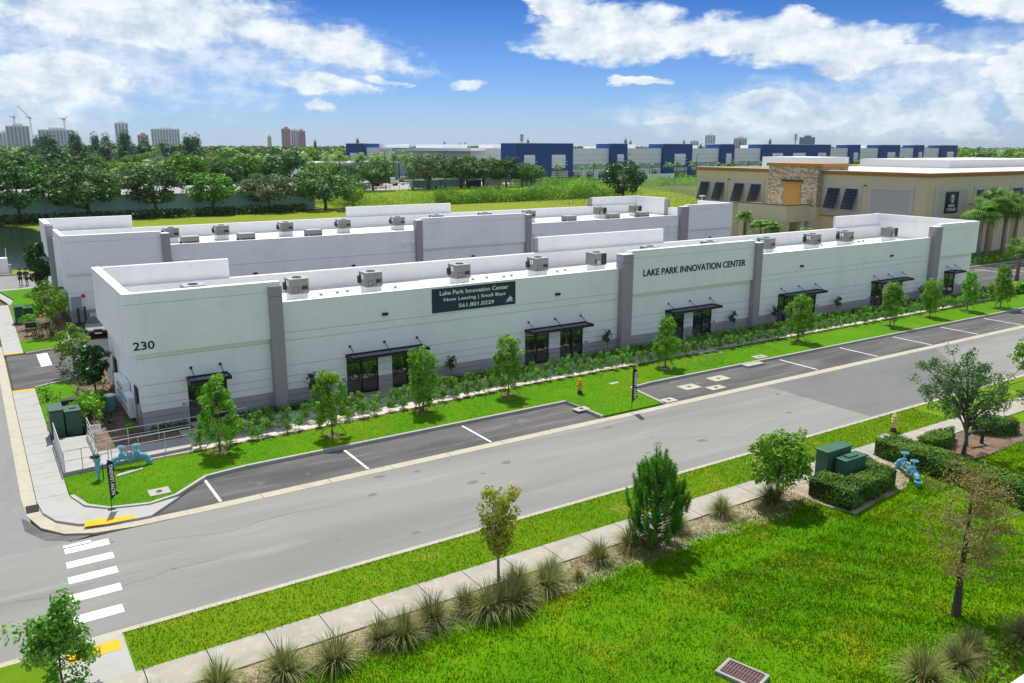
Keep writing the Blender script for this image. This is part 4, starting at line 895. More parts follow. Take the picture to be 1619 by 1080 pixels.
# ================================================================== grey shed on the left with its hedge
GB = thing('metal_shed', (5, 147.5, 0), 'long low blue-grey ribbed metal shed behind the row of oaks', 'building')
rib = MB()
for k in range(168): rib.box(5+.39*k, 5.27+.39*k, 147.36, 147.44, 0, 4.4)
rib.build('ribbed_wall', SIDING, GB); tag(rib and bpy.data.objects['ribbed_wall'], kind='stuff')
MB().box(5, 70.6, 147.45, 147.7, 0, 4.45).box(70.35, 70.6, 147.71, 165, 0, 4.45).build('wall', SIDING, GB)
MB().add([(4.7, 147.1, 4.451), (70.9, 147.1, 4.451), (70.9, 158, 5.6), (4.7, 158, 5.6), (70.9, 169, 4.451), (4.7, 169, 4.451)], [(0, 1, 2, 3), (3, 2, 4, 5)]).build('roof', mat('shed_roof', (.30, .31, .31), .7, [((.42, .42, .41), .3, .5, .7, .6)]), GB)
for xx in (14, 33, 52): MB().box(xx, xx+3.2, 147.3, 147.355, .05, 3.2).build('door', SIDING, GB)
MB().box(-30, -2, 150, 150.3, 0, 4.2).build('side_wing', SIDING, GB)
HB = thing('flat_roof_building', (90, 250, 0), 'low building with white roof edge among the trees', 'building', 'low buildings glimpsed among the trees')
for i, (x0, x1, y, h, m) in enumerate(((60, 110, 262, 6, PALEW), (20, 75, 300, 6.5, BWHITE), (118, 165, 300, 7, BANDG), (-60, -10, 235, 6.5, TAN2))):
    b = HB if i == 0 else thing('flat_roof_building', (x0, y, 0), 'low building with white roof edge among the trees', 'building', 'low buildings glimpsed among the trees')
    MB().box(x0, x1, y, y+25, 0, h).build('walls', m, b); MB().box(x0-.4, x1+.4, y-.4, y+25.4, h+.01, h+.6).build('roof_edge', BWHITE, b)
    MB().box(x0+3, x1-3, y-.05, y-.001, 1, 2.6).build('window_band', GLASS, b)

# pond and the ground behind
sheet('pond', WATER, [(-90, 71.5), (-20, 73.5), (3, 72.5), (7.2, 69.5), (11, 76), (12.5, 110), (10.5, 128), (6.5, 137), (-90, 138)], -.10+.02)
sheet('bank', MEADOW, [(-60, 66.5), (9, 66.1), (9, 69), (7.0, 69.2), (3, 72), (-20, 73.0), (-60, 71.2)], .02)
sheet('rear_field', MEADOW, [(10, 54), (150, 54), (190, 150), (190, 146), (85, 144), (5, 146), (-40, 147), (-40, 138.4), (6.6, 137.4), (10.8, 128.5), (12.8, 110), (11.3, 76), (9.5, 69.5)], -.03)
sheet('tall_meadow', MEADOW, [(72, 146), (190, 146.2), (210, 200), (220, 223), (150, 222), (96, 206), (75, 170)], .0)
sheet('yard', mat('yard_paving', (.42, .39, .35), .95, [((.30, .28, .25), .15, .45, .7, .7)]), [(96, 207), (150, 223), (190, 236), (190, 246), (150, 300), (80, 300), (70, 235)], .01)
sheet('warehouse_apron', CONC, [(190, 236), (226, 228), (226, 245), (192, 246)], .02)

# ================================================================== planting
rg = np.random.default_rng(21)
def tree_proto(name, m_leaf, m_bark, h, rad, cc, trunk_r, clumps, per, leaf, clump_r, seed, tips=10, shape=None, flat=.8, trunk_top=.75, aspect=.5, wn=6, stakes=False):
    """empty + trunk + crown at the origin; crown centre height cc, radii rad"""
    r = np.random.default_rng(seed)
    c = shape(r) if shape else ellipsoid_pts(r, clumps, (0, 0, cc), rad)
    C, nrm, T = clumpy(r, c, clump_r*r.uniform(.7, 1.3, len(c)), per, flat)
    root = thing(name, (0, 0, 0), 'tree', 'tree')
    me = leaves('crown', C, m_leaf, leaf, nrm, aspect, T, r)
    link('crown', me, root)
    t = MB(); idx = r.choice(len(c), min(tips, len(c)), replace=False)
    branchy(t, (0, 0, -.05), (0, 0, h*trunk_top), trunk_r, c[idx], r, wn)
    t.build('trunk', m_bark, root, smooth=True)
    if stakes:
        s = MB()
        for a in (.4, 2.5, 4.6): s.bar((cos(a)*.75, sin(a)*.75, 0), (cos(a)*.05, sin(a)*.05, 1.0), .035)
        s.build('stake', BARKP, root)
    return root
def place(root, spots, first=True):
    """spots: (x, y, z, rz, scale, label, group)"""
    for i, (x, y, z, rz, s, lab, grp) in enumerate(spots):
        if i == 0 and first:
            root.location = (x, y, z); root.rotation_euler.z = rz; root.scale = s if isinstance(s, tuple) else (s, s, s); tag(root, lab, group=grp)
        else: dup(root, (x, y, z), rz, s, lab, grp)
bpy.context.view_layer.update()

# young street trees on the front lawn
def cone(n, h0, h1, r0, seed_pow=.8):
    def f(r):
        t = r.uniform(0, 1, n)**.9; a = r.uniform(0, 2*pi, n); env = r0*np.sin(np.clip(t*1.05+.16, 0, 1)**.75*pi)**.7*(1-.25*t)
        q = env*r.uniform(.35, 1, n)**.6; return np.stack([q*np.cos(a), q*np.sin(a), h0+(h1-h0)*t], 1)
    return f
def ycone(n, k):
    def f(r):
        t = r.uniform(0, 1, n)**(.9, .75, .95, .7, .85, .8)[k]; a = r.uniform(0, 2*pi, n); u_ = np.clip(t*.74+.2, 0, 1)**(.75, .95, 1.15, 1.3, .85, 1.05)[k]; env = (.78, .84, .70, .74, .82, .9)[k]*np.sin(u_*pi)**(.7, .55, .45, .5, .8, .6)[k]*(1+.26*np.sin(a*3+k*2+t*6)+.12*np.sin(a*5+t*11)); q = env*r.uniform(.4, 1, n)**.55
        return np.stack([q*np.cos(a)+.12*t*np.sin(k*2), q*np.sin(a), .62+2.75*t+.12*np.sin(a*2+k)], 1)
    return f
YT = [tree_proto('young_tree', L_YOUNG, BARK, 3.4, None, 0, .035, 0, 62, .062, .22, 31+k, 22, ycone(100, k), 1.0, .92, .45, 5, True) for k in range(6)]
yl = ['young bright green tree beside the blue valves, in front of door A1', 'young bright green tree left of door A2', 'young bright green tree in front of the right door of the A2 pair', 'young bright green tree left of door A4, near the yellow hydrant',
      'young bright green tree in front of the doors under the lettered wall', 'young bright green tree covering the first canopy doors right of the lettered wall', 'young bright green tree covering the second canopy doors right of the lettered wall', 'darker young tree left of the last door',
      'dark young tree by the right end corner of the front building', 'dark young tree beyond the right end of the front building', 'young tree at the far right end of the lawn strip']
yp = [(10.05, -5.2, 1.06), (15.48, -6.1, .98), (21.25, -4.95, 1.05), (26.9, -5.0, 1.03), (39.3, -5.3, .98), (53.4, -4.9, 1.03), (64.5, -5.4, 1.02), (70.8, -5.1, .98), (76.2, -5.4, 1.0), (80.4, -6.2, 1.12), (92, -5.6, 1.0)]
for k in range(6):
    place(YT[k], [(x, y, .12, i*1.7, (s*1.02, s*1.02, s), yl[i], 'young trees along the front lawn') for i, (x, y, s) in enumerate(yp) if (0, 1, 2, 3, 4, 5, 3, 2, 0, 4, 1)[i] == k])
mulch = MB()
ring_m = None
for i, (x, y, s) in enumerate(yp):
    pl = [(x+(.42+.10*sin(3*a+i))*cos(a), y+(.42+.1*cos(2*a+i))*sin(a)) for a in [2*pi*k/12 for k in range(12)]]
    sheet('mulch_ring', SOIL, pl, .128)
# two staggered rows of shrubs
SH = [tree_proto('shrub', L_SHRUB, BARK, .95, None, 0, .012, 0, 27, .050, .125, 51+k, 12, (lambda r: np.stack([r.normal(0, .17, 30), r.normal(0, .17, 30), r.uniform(.22, .92, 30)], 1)), 1.0, .8, .45, 4) for k in range(4)]
sp = []
x = 9.3; i = 0
while x < 88:
    e = -4.25 if x < 16 else (-4.25+(x-16)*.05 if x < 28 else -3.62)
    sp.append((x+rnd.uniform(-.12, .12), e+rnd.uniform(-.12, .10), .13, rnd.uniform(0, 6), rnd.uniform(.72, 1.02), 'F'))
    sp.append((x+.5+rnd.uniform(-.15, .15), e+1.12+rnd.uniform(-.12, .12), .13, rnd.uniform(0, 6), rnd.uniform(.9, 1.2), 'B')); x += .86
for k in range(4):
    place(SH[k], [(a, b, c, d, e, 'small leafy green shrub with thin stems in the double row along the front building', 'shrubs in the double row along the front building') for j, (a, b, c, d, e, f) in enumerate(sp) if j % 4 == k])
LG = tree_proto('standard_shrub', L_DARK, BARK, 1.5, (.33, .33, .42), 1.25, .02, 22, 16, .075, .16, 71, 8, None, 1, .8, .5, 5)
place(LG, [(x, -.62, .14, x, (1, 1, s), lab, 'dark ball shrubs against the front wall') for x, s, lab in ((16.4, 1.15, 'dark round-headed shrub against the wall between the first pilaster and door A2'), (25.5, 1.0, 'dark round-headed shrub against the wall below the slate banner'), (38.1, 1.1, 'dark narrow shrub beside the pilaster left of the lettered wall'), (50.9, 1.1, 'dark round-headed shrub against the lettered wall right of its doors'), (55.9, 1.05, 'dark shrub just right of the pilaster beyond the lettered wall'), (64.1, 1.05, 'dark round-headed shrub between the two canopies right of the lettered wall'), (76.9, 1.0, 'dark shrub left of the last pilaster'))])
# dark ground cover in the wall bed
def mass(name, m, pts, leaf, tone=None, rng=rg, aspect=.5, label=None, cat=None, kind='stuff', nrm=None):
    o = link(name, leaves(name, pts, m, leaf, nrm, aspect, tone, rng)); return tag(o, label, cat, None, kind)
gc = []
for a, b in ((7.8, 9.6), (12.2, 18.4), (24.1, 31.1), (36.8, 43.8), (49.5, 56.5), (62.2, 69.2), (74.9, 81.0)):
    n = int((b-a)*210); gc.append(np.stack([rg.uniform(a, b, n), rg.uniform(-1.0, -.25, n), .14+rg.uniform(0, .38, n)*rg.uniform(.4, 1, n)], 1))
mass('ground_cover', L_DARK, np.concatenate(gc), .075)

# ornamental grasses: arching blades
def tuft_mesh(name, m, n, L, rng, wd=.012, spread=1.0, rb=.13):
    a = rng.uniform(0, 2*pi, n); lean = rng.uniform(.05, 1.0, n)**.8*spread; Ln = L*rng.uniform(.6, 1.15, n)
    d = np.stack([np.cos(a), np.sin(a)], 1); base = np.concatenate([d*(rb*rng.uniform(0, 1, n)**.5)[:, None], np.zeros((n, 1))], 1)
    segs = 4; pts = []
    for k in range(segs+1):
        t = k/segs; out = Ln*(np.sin(lean)*t*.75+.22*lean*t**2.2); up = Ln*(np.cos(lean*.75)*t-.50*lean*t**2.6)
        pts.append(base+np.concatenate([d*out[:, None], up[:, None]], 1))
    side = np.stack([-np.sin(a), np.cos(a), np.zeros(n)], 1)*(wd*rng.uniform(.7, 1.3, n))[:, None]; Q = []
    for k in range(segs):
        w0, w1 = 1-k/segs*.75, 1-(k+1)/segs*.9; Q.append(np.stack([pts[k]-side*w0, pts[k]+side*w0, pts[k+1]+side*w1, pts[k+1]-side*w1], 1))
    tone = np.tile(rng.uniform(0, 1, n), segs); return quads_mesh(name, np.concatenate(Q), m, tone)
TU = []
for k in range(3):
    TU.append(link('ornamental_grass', tuft_mesh('ornamental_grass', L_TUFT, 560, 1.02, np.random.default_rng(90+k), .011, 1.2)))
    tag(TU[-1], 'tuft', 'ornamental grass')
tspots = [(3.6, -23.9, .9, 'cut off at the bottom of the photo beside the small tree'), (5.35, -23.75, .95, 'leftmost whole one beside the walk'), (7.05, -24.15, 1.12, 'second from the left'), (8.45, -24.45, 1.1, 'third from the left, widest of the left ones'), (10.0, -24.15, .95, 'left of a close pair'), (10.65, -24.4, 1.05, 'right of a close pair'), (11.75, -24.1, 1.1, 'single one between the close pair and the thin tree'),
          (13.05, -23.95, .9, 'pale one left of the thin tree'), (13.6, -24.55, 1.18, 'front left of the thin tree'), (14.25, -24.7, 1.2, 'at the foot of the thin tree'), (14.9, -24.35, 1.1, 'just right of the thin tree'), (16.0, -24.3, 1.05, 'tall narrow one right of the thin tree'), (15.2, -23.7, .9, 'behind the thin tree near the walk'), (16.6, -23.75, .85, 'upper one right of the thin tree'),
          (18.7, -23.75, .92, 'alone on bare soil left of the pine'), (20.3, -23.65, 1.0, 'left of the pine foot'), (20.75, -24.2, .9, 'below the pine on its left'), (22.75, -23.5, .95, 'right of the pine foot'), (25.3, -23.45, .92, 'alone on bare soil right of the pine'), (27.75, -23.95, 1.15, 'in the shade of the round lime tree'), (17.3, -24.4, .4, 'tiny dark one on bare soil'),
          (22.0, -34.1, 1.15, 'lowest of the right corner group'), (23.6, -34.2, .95, 'middle of the right corner group'), (24.6, -34.0, .85, 'upper one of the right corner group'), (26.6, -34.6, 1.0, 'at the right edge of the photo in the corner')]
for i, (x, y, s, lab) in enumerate(tspots):
    o = TU[i] if i < 3 else TU[i % 3].copy()
    if i >= 3: COL.objects.link(o)
    o.location = (x, y, float(near_z(np.array(x), np.array(y)))+.02); o.rotation_euler.z = i*1.3; o.scale = (s, s, s*1.02)
    tag(o, 'arching olive-tan ornamental grass clump, '+lab, 'ornamental grass', 'ornamental grasses by the near walk')

# single trees in the near ground
def spread_shape(n, c, rad, lo=.3): return lambda r: ellipsoid_pts(r, n, c, rad, lo)
def thin_shape(r):
    a = r.uniform(0, 2*pi, 96); q = .60*r.uniform(.15, 1, 96)**.5; z = r.uniform(1.3, 3.45, 96); q *= np.clip((z-1.0)/.9, .35, 1)
    return np.stack([q*np.cos(a), q*np.sin(a), z], 1)
T1 = tree_proto('thin_tree', L_YELL, BARKP, 3.5, None, 0, .055, 0, 26, .075, .19, 101, 60, thin_shape, 1.0, .8, .45, 6)
place(T1, [(14.75, -23.25, .09, .5, (1, 1, 1.0), 'slender yellowish tree with pale upright stems beside the near walk', None)])
FI = tree_proto('lime_tree', L_FICUS, BARK, 3.0, None, 0, .06, 0, 42, .095, .27, 111, 26, (lambda r: np.concatenate([ellipsoid_pts(r, 110, (0, 0, 1.85), (1.22, 1.22, 1.15), .45), np.array([[-.95, .3, 2.75], [-.95, .3, 2.95], [-.9, .28, 2.55], [1.15, -.3, 2.55], [1.2, -.3, 2.75]])])), 1.0, .75, .5, 6)
place(FI, [(28.15, -23.85, .09, .3, (1.02, 1.02, 1.0), 'round bright lime-green tree beside the clipped hedge and green cabinets', None)])
OK_ = tree_proto('airy_oak', L_OAK, BARK, 4.9, None, 0, .085, 0, 58, .07, .30, 121, 60, (lambda r: np.concatenate([ellipsoid_pts(r, 105, (0, 0, 3.1), (2.1, 2.1, 1.45), .3), np.stack([r.normal(0, .9, 26), r.normal(0, .9, 26), r.uniform(4.0, 5.1, 26)], 1), np.stack([r.uniform(1.2, 2.5, 10), r.uniform(-.8, .6, 10), r.uniform(2.4, 4.6, 10)], 1)])), .9, .72, .4, 7)
place(OK_, [(39.95, -25.2, .09, 2.2, 1.0, 'airy dark oak with twiggy open crown standing in the long clipped hedge', None)])
SM = tree_proto('small_tree', L_SHRUB, BARK, 2.6, None, 0, .035, 0, 60, .068, .26, 131, 20, (lambda r: np.concatenate([ellipsoid_pts(r, 40, (0, 0, 1.1), (.85, .85, .75), .3), np.stack([r.normal(0, .35, 34), r.normal(0, .35, 34), r.uniform(1.4, 2.75, 34)], 1)])), 1.0, .85, .5, 5)
place(SM, [(1.75, -21.5, .08, .8, (1, 1, 1.0), 'small glossy green tree by the yellow ramp at the bottom left corner', None)])
RE = tree_proto('edge_tree', L_OAK2, BARK, 3.6, (1.1, 1.1, 1.2), 2.2, .06, 50, 36, .10, .30, 141, 14)
place(RE, [(54.2, -21.3, .09, 0, 1.0, 'leafy green tree cut off by the right edge beside the road verge', None)])
# cypress: bare tapering trunk with fine rusty twigs
CY = thing('bald_cypress', (26.2, -32.65, -.28), 'nearly bare cypress with tapering dark trunk and thin rusty twigs on the near lawn', 'tree')
cr = np.random.default_rng(7); t = MB()
tp = [(26.2, -32.65, -.32), (26.22, -32.65, -.05), (26.26, -32.62, 1.2), (26.34, -32.58, 2.6), (26.52, -32.5, 3.7), (26.62, -32.45, 4.7)]
t.tube(tp, [.27, .16, .10, .07, .04, .010], 8); t.build('trunk', BARKD, CY, smooth=True)
tw = MB(); tips = []
for k in range(64):
    z = cr.uniform(1.35, 4.5); f = min(1, (z+.05)/4.7); px = 26.22+.4*f; a = cr.uniform(0, 6.28); Lb = (1.75*(1-((z-2.6)/2.9)**2)+.15)*cr.uniform(.5, 1.05)
    e = Vector((px+Lb*cos(a), -32.6+Lb*sin(a), z+Lb*cr.uniform(.05, .45))); s0 = Vector((px, -32.6, z)); mid = s0.lerp(e, .5)+Vector((0, 0, -.06*Lb))
    tw.tube([s0, mid, e], [.022, .012, .004], 4, False)
    for j in range(6):
        q = s0.lerp(e, cr.uniform(.3, 1)); q2 = q+Vector((cr.normal(0, .22), cr.normal(0, .22), cr.normal(.08, .14))); tw.tube([q, q2], [.006, .002], 3, False); tips.append(np.array(q2)); tips.append(np.array(q.lerp(q2, .5)))
tw.build('branch', BARKP, CY)
tips = np.array(tips); P = np.repeat(tips, 7, 0)+cr.normal(0, .09, (len(tips)*7, 3)); P -= np.array(ORG[CY.name])
link('crown', leaves('crown', P, L_CYP, .052, None, .4, None, cr), CY)
# pine: bottle-brush shoots of needles
PI_ = thing('young_pine', (21.2, -24.0, .05), 'dense dark green young pine with upright brush-like shoots beside the near walk', 'tree')
pr_ = np.random.default_rng(17); tr = MB(); tr.tube([(21.2, -24, 0), (21.2, -24, 2.4), (21.22, -24, 3.3)], [.085, .05, .02], 8)
shoots = [((21.21, -24.0, 3.05), (21.22, -24.0, 4.02))]
for k in range(185):
    z = pr_.uniform(.42, 3.25); a = pr_.uniform(0, 6.28); Rm = np.interp(z, [.5, 1.2, 2.1, 2.8, 3.3], [.85, 1.1, .88, .52, .22])*pr_.uniform(.55, 1.08)
    b = Vector((21.2+Rm*cos(a), -24+Rm*sin(a), z)); tr.tube([(21.2, -24, max(.3, z-.45*Rm)), b], [.022, .010], 4, False)
    shoots.append((tuple(b), tuple(b+Vector((cos(a)*.16, sin(a)*.16, pr_.uniform(.42, .78))))))
tr.build('trunk', BARKD, PI_, smooth=True)
Q = []; tn = []
for (b, e) in shoots:
    b, e = np.array(b), np.array(e); ax = e-b; n = 190; t_ = pr_.uniform(0, 1, n); s0 = b+ax*t_[:, None]
    d = unit(unit(pr_.normal(size=(n, 3)))*1.0+unit(ax)*.75); ln = .225*pr_.uniform(.7, 1.2, n)*(1-.35*t_); e1 = s0+d*ln[:, None]
    sd_ = unit(np.cross(d, pr_.normal(size=(n, 3))))*.0085; Q.append(np.stack([s0-sd_, s0+sd_, e1], 1)); tn.append(np.clip(.25+.6*t_+pr_.normal(0, .15, n), 0, 1))
link('crown', quads_mesh('crown', np.concatenate(Q)-np.array(ORG[PI_.name]), L_PINE, np.concatenate(tn)), PI_)

# clipped hedges: leaf shell on a dark core
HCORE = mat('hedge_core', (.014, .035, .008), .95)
def hedge(name, poly, h, label, dens=520, cat='hedge', leaf=.05, z0=.08, m=None, rng=rg):
    root = thing(name, (poly[0][0], poly[0][1], 0), label, cat)
    P = np.array(poly); c = P.mean(0); ins = [tuple(np.array(q)+(c-np.array(q))/max(np.linalg.norm(c-np.array(q)), .1)*.10) for q in poly]
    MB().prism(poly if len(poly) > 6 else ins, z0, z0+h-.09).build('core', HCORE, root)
    pts = []; nr = []; n = len(poly); ar = sum(P[i][0]*P[(i+1) % n][1]-P[(i+1) % n][0]*P[i][1] for i in range(n)); sgn = 1 if ar > 0 else -1
    for i in range(n):
        a, b = P[i], P[(i+1) % n]; L = np.linalg.norm(b-a); k = int(L*h*dens); t = rng.uniform(0, 1, k); z = z0+h*rng.uniform(0.02, 1, k); q = a+(b-a)*t[:, None]
        o = np.array([(b-a)[1], -(b-a)[0]])/max(L, 1e-6)*sgn; q = q+o*(rng.normal(.0, .035, k)+.04*np.sin(q[:, 0]*4+q[:, 1]*3+z*5))[:, None]
        pts.append(np.concatenate([q, z[:, None]], 1)); nr.append(np.repeat([[o[0], o[1], .3]], k, 0))
    k = int(abs(ar)/2*dens*1.15); x0, y0 = P.min(0); x1, y1 = P.max(0); bb = max((x1-x0)*(y1-y0), .01); kk = int(k*bb/(abs(ar)/2)); q = np.stack([rng.uniform(x0, x1, kk), rng.uniform(y0, y1, kk)], 1); q = q[in_poly(poly)(q[:, 0], q[:, 1])]
    z = z0+h+.035*np.sin(q[:, 0]*3.1+q[:, 1]*2.3)+rng.normal(0, .03, len(q)); pts.append(np.concatenate([q, z[:, None]], 1)); nr.append(np.repeat([[0, 0, 1.]], len(q), 0))
    C = np.concatenate(pts); T = np.clip(.5+.35*np.sin(C[:, 0]*2.1+C[:, 1]*1.7+C[:, 2]*3)+rng.normal(0, .25, len(C)), 0, 1)
    link('foliage', leaves('foliage', C-np.array(ORG[root.name]), m or L_HEDGE, leaf, np.concatenate(nr), .55, T, rng), root); return root
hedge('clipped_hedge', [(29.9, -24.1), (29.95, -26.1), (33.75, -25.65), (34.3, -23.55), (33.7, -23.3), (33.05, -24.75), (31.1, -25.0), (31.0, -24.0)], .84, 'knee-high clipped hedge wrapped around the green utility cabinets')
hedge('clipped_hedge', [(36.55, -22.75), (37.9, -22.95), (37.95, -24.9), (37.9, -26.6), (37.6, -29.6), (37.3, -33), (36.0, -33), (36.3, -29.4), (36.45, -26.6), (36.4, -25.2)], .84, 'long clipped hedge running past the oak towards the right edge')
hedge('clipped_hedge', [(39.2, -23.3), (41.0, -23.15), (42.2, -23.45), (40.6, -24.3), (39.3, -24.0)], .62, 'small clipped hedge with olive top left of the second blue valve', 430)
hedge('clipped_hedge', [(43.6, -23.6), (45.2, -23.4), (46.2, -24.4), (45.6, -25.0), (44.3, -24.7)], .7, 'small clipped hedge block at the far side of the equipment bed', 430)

# ================================================================== side planting on the left of the front building
DK = tree_proto('dark_shrub_tree', L_DARK, BARK, 2.9, (.85, .85, 1.25), 1.65, .04, 60, 34, .12, .30, 151, 12)
place(DK, [(6.35, 9.3, .1, .4, (1, 1, 1.02), 'very dark glossy shrub tree beside the left end wall of the front building', None),
           (6.55, 50.5, .1, 1.4, (1.1, 1.5, 1.75), 'tall dark column shrub at the left end of the rear building', None),
           (6.0, 40.5, .1, 2.4, (.75, .8, .95), 'dark narrow shrub behind the side islands green cabinet', None)])
SL = tree_proto('side_tree', L_FICUS, BARKP, 3.5, (1.15, 1.15, 1.2), 2.35, .045, 55, 30, .10, .28, 161, 14)
place(SL, [(5.75, 14.1, .1, .2, (1, 1, .92), 'open light green tree at the court entrance by the left end', 'open light trees of the side beds'),
           (5.6, 28.2, .1, 1.5, (1.25, 1.25, 1.15), 'largest open green tree on the side island', 'open light trees of the side beds'),
           (6.3, 33.5, .1, 3.1, (1.0, 1.1, .9), 'open green tree close to the rear building corner', 'open light trees of the side beds')])
BS = tree_proto('broad_bush', L_YOUNG, BARK, 1.5, (.75, .75, .55), .8, .02, 34, 32, .085, .24, 171, 8)
place(BS, [(x, y, .1, x*y, s, lab, 'bright bushes in the side beds') for x, y, s, lab in ((5.2, 2.6, 1.15, 'bright green bush right behind the pale green cabinets'), (5.6, 4.4, 1.0, 'second bright bush behind the pale green cabinets'), (4.9, 3.7, .8, 'low bright bush at the lawn edge by the pale green cabinets'), (4.3, 31.2, .95, 'bright bush beside the dark green cabinet on the island'), (6.2, 5.8, .7, 'small bright bush in the shaded side bed'), (6.9, -.2, .45, 'tiny green bush by the corner of the front building'), (4.7, 36.8, .9, 'bright bush beyond the dark green cabinet'))])
sidec = []
for (x0, x1, y0, y1, n) in ((3.6, 7.3, .6, 11.2, 900), (5.0, 7.0, 11, 18, 500), (4.2, 6.6, 26.5, 33, 700), (5.5, 7.2, 30, 52, 900)):
    k = rg.integers(0, 40, n); cx = rg.uniform(x0, x1, 40); cy = rg.uniform(y0, y1, 40)
    sidec.append(np.stack([cx[k]+rg.normal(0, .18, n), cy[k]+rg.normal(0, .18, n), .1+np.abs(rg.normal(0, .22, n))], 1))
mass('bedding_plants', L_DARK, np.concatenate(sidec), .085)
cro = np.stack([rg.uniform(23.2, 29, 2600), rg.uniform(-36.2, -34.3, 2600), rg.uniform(0, .3, 2600)-.1], 1); cro = cro[cro[:, 1] < -34.1-.0*cro[:, 0]]
mass('croton_bed', L_RED, cro[:1500], .06); mass('croton_greens', L_SHRUB, cro[1500:], .07)
CW = thing('corner_wall', (23.6, -35.7, -.2), 'white capped wall end at the bottom right corner', 'wall')
MB().box(23.4, 40, -36.4, -35.75, -.4, .35).build('wall_body', WHITE, CW); MB().box(23.36, 40, -36.5, -35.70, .352, .42).build('coping', BWHITE, CW)

# ------------------------------------------------ palms
def palm_proto(name, h, seed, nfr=26, L=1.9, fan=False, tr=.16, bark=None):
    r = np.random.default_rng(seed); root = thing(name, (0, 0, 0), 'palm', 'palm'); t = MB()
    t.tube([(0, 0, -.05), (.05, 0, h*.5), (.0, .05, h)], [tr*1.25, tr, tr*.85], 9); t.build('trunk', bark or BARK, root, smooth=True)
    Q = []; tn = []
    for k in range(nfr):
        a = 2*pi*k/nfr*2.4+r.normal(0, .2); up = r.uniform(-.5, 1.25); d = np.array([cos(a), sin(a), 0])
        side = np.array([-sin(a), cos(a), 0]); n = 20 if not fan else 14
        tone = r.uniform(.1, .9)
        if fan:                                             # costapalmate fan leaf on a stalk
            c0 = np.array([0, 0, h])+d*L*.42*cos(up)+np.array([0, 0, L*.42*sin(up)]); ax = d*cos(up-.35)+np.array([0, 0, sin(up-.35)])
            for j in range(n):
                b = (j/(n-1)-.5)*3.0; v = ax*cos(b)+side*sin(b); ln = L*.62*(1-.25*abs(b)/1.5); e = c0+v*ln+np.array([0, 0, -.32*ln]); m_ = c0+v*ln*.55; wv = np.cross(v, [0, 0, 1]); wv = wv/max(np.linalg.norm(wv), .1)*.055
                Q.append([c0, m_-wv, e, m_+wv]); tn.append(tone)
            Q.append([np.array([-.03, 0, h]), np.array([.03, 0, h]), c0+.02, c0-.02]); tn.append(.3)
        else:                                               # feather leaf: leaflets along an arching rib
            pt = lambda t_: np.array([0, 0, h])+d*L*(t_*cos(up)*.9+.15*t_*t_)+np.array([0, 0, L*(sin(up)*t_-.62*t_**2.2)])
            for j in range(n):
                t0 = .12+.88*j/n; c0 = pt(t0); ax = unit(pt(min(1, t0+.05))-pt(t0-.05)); ll = L*.36*sin(pi*min(1, .2+t0*.75))
                for s in (-1, 1):
                    v = side*s*.85+ax*.5+np.array([0, 0, -.38]); e = c0+v*ll; wv = ax*.035*L/1.9
                    Q.append([c0-wv, c0+wv, e+wv*.2, e-wv*.2]); tn.append(tone)
    link('crown', quads_mesh('crown', np.array(Q, float), L_PALM, np.array(tn)), root); return root
FP = palm_proto('sabal_palm', 5.0, 201, 34, 2.1, True, .19, BARKP)
place(FP, [(x, y, .1, i, s, lab, 'fan palms by the tan storage building') for i, (x, y, s, lab) in enumerate((
    (110.4, 12.2, (1.35, 1.35, 1.22), 'tall fan palm with leaning dark trunk before the tan storage wall'), (113.6, 12.8, (1.3, 1.3, 1.5), 'tallest fan palm in front of the tan storage wall'), (117.0, 12.4, (1.4, 1.4, 1.42), 'fan palm beside the tallest, at the right photo edge'), (121, 13.0, (1.3, 1.3, 1.35), 'fan palm farther along the storage wall'),
    (98.5, 1.3, (.95, .95, .76), 'short fan palm by the parking spaces at the right'), (97.0, -.6, (.95, .95, .72), 'short fan palm nearest the lawn at the right edge')))])
PP = palm_proto('feather_palm', 3.6, 211, 24, 1.9, False, .12)
place(PP, [(x, y, .1, i, s, lab, 'small palms before the tan portico') for i, (x, y, s, lab) in enumerate(((97.0, 39.5, (1, 1, 1.25), 'bushy palm left of the portico, by the white gridded frame'), (97.5, 36.8, (1.15, 1.15, .98), 'bushy palm in front of the portico'), (97.8, 35.0, (1.1, 1.1, .95), 'bushy palm at the right end of the portico'), (100.0, 31.0, (.8, .8, .8), 'low palm by the tan wall right of the portico'), (96.0, 57.5, (1.2, 1.2, 1.3), 'bushy palm at the far left corner of the tan building')))])
FPB = palm_proto('far_palm', 6.0, 221, 16, 2.6, False, .14)
fl = []
for i, (t0) in enumerate(np.linspace(0, 1, 34)):
    X = 208+330*t0+rnd.uniform(-2, 2); Yv = 240+.175*(X-205)-rnd.uniform(3, 6); fl.append((X, Yv, 0, i, rnd.uniform(.85, 1.2), 'slim palm standing in front of the blue and grey warehouse', 'palms in front of the blue and grey warehouse'))
place(FPB, fl)

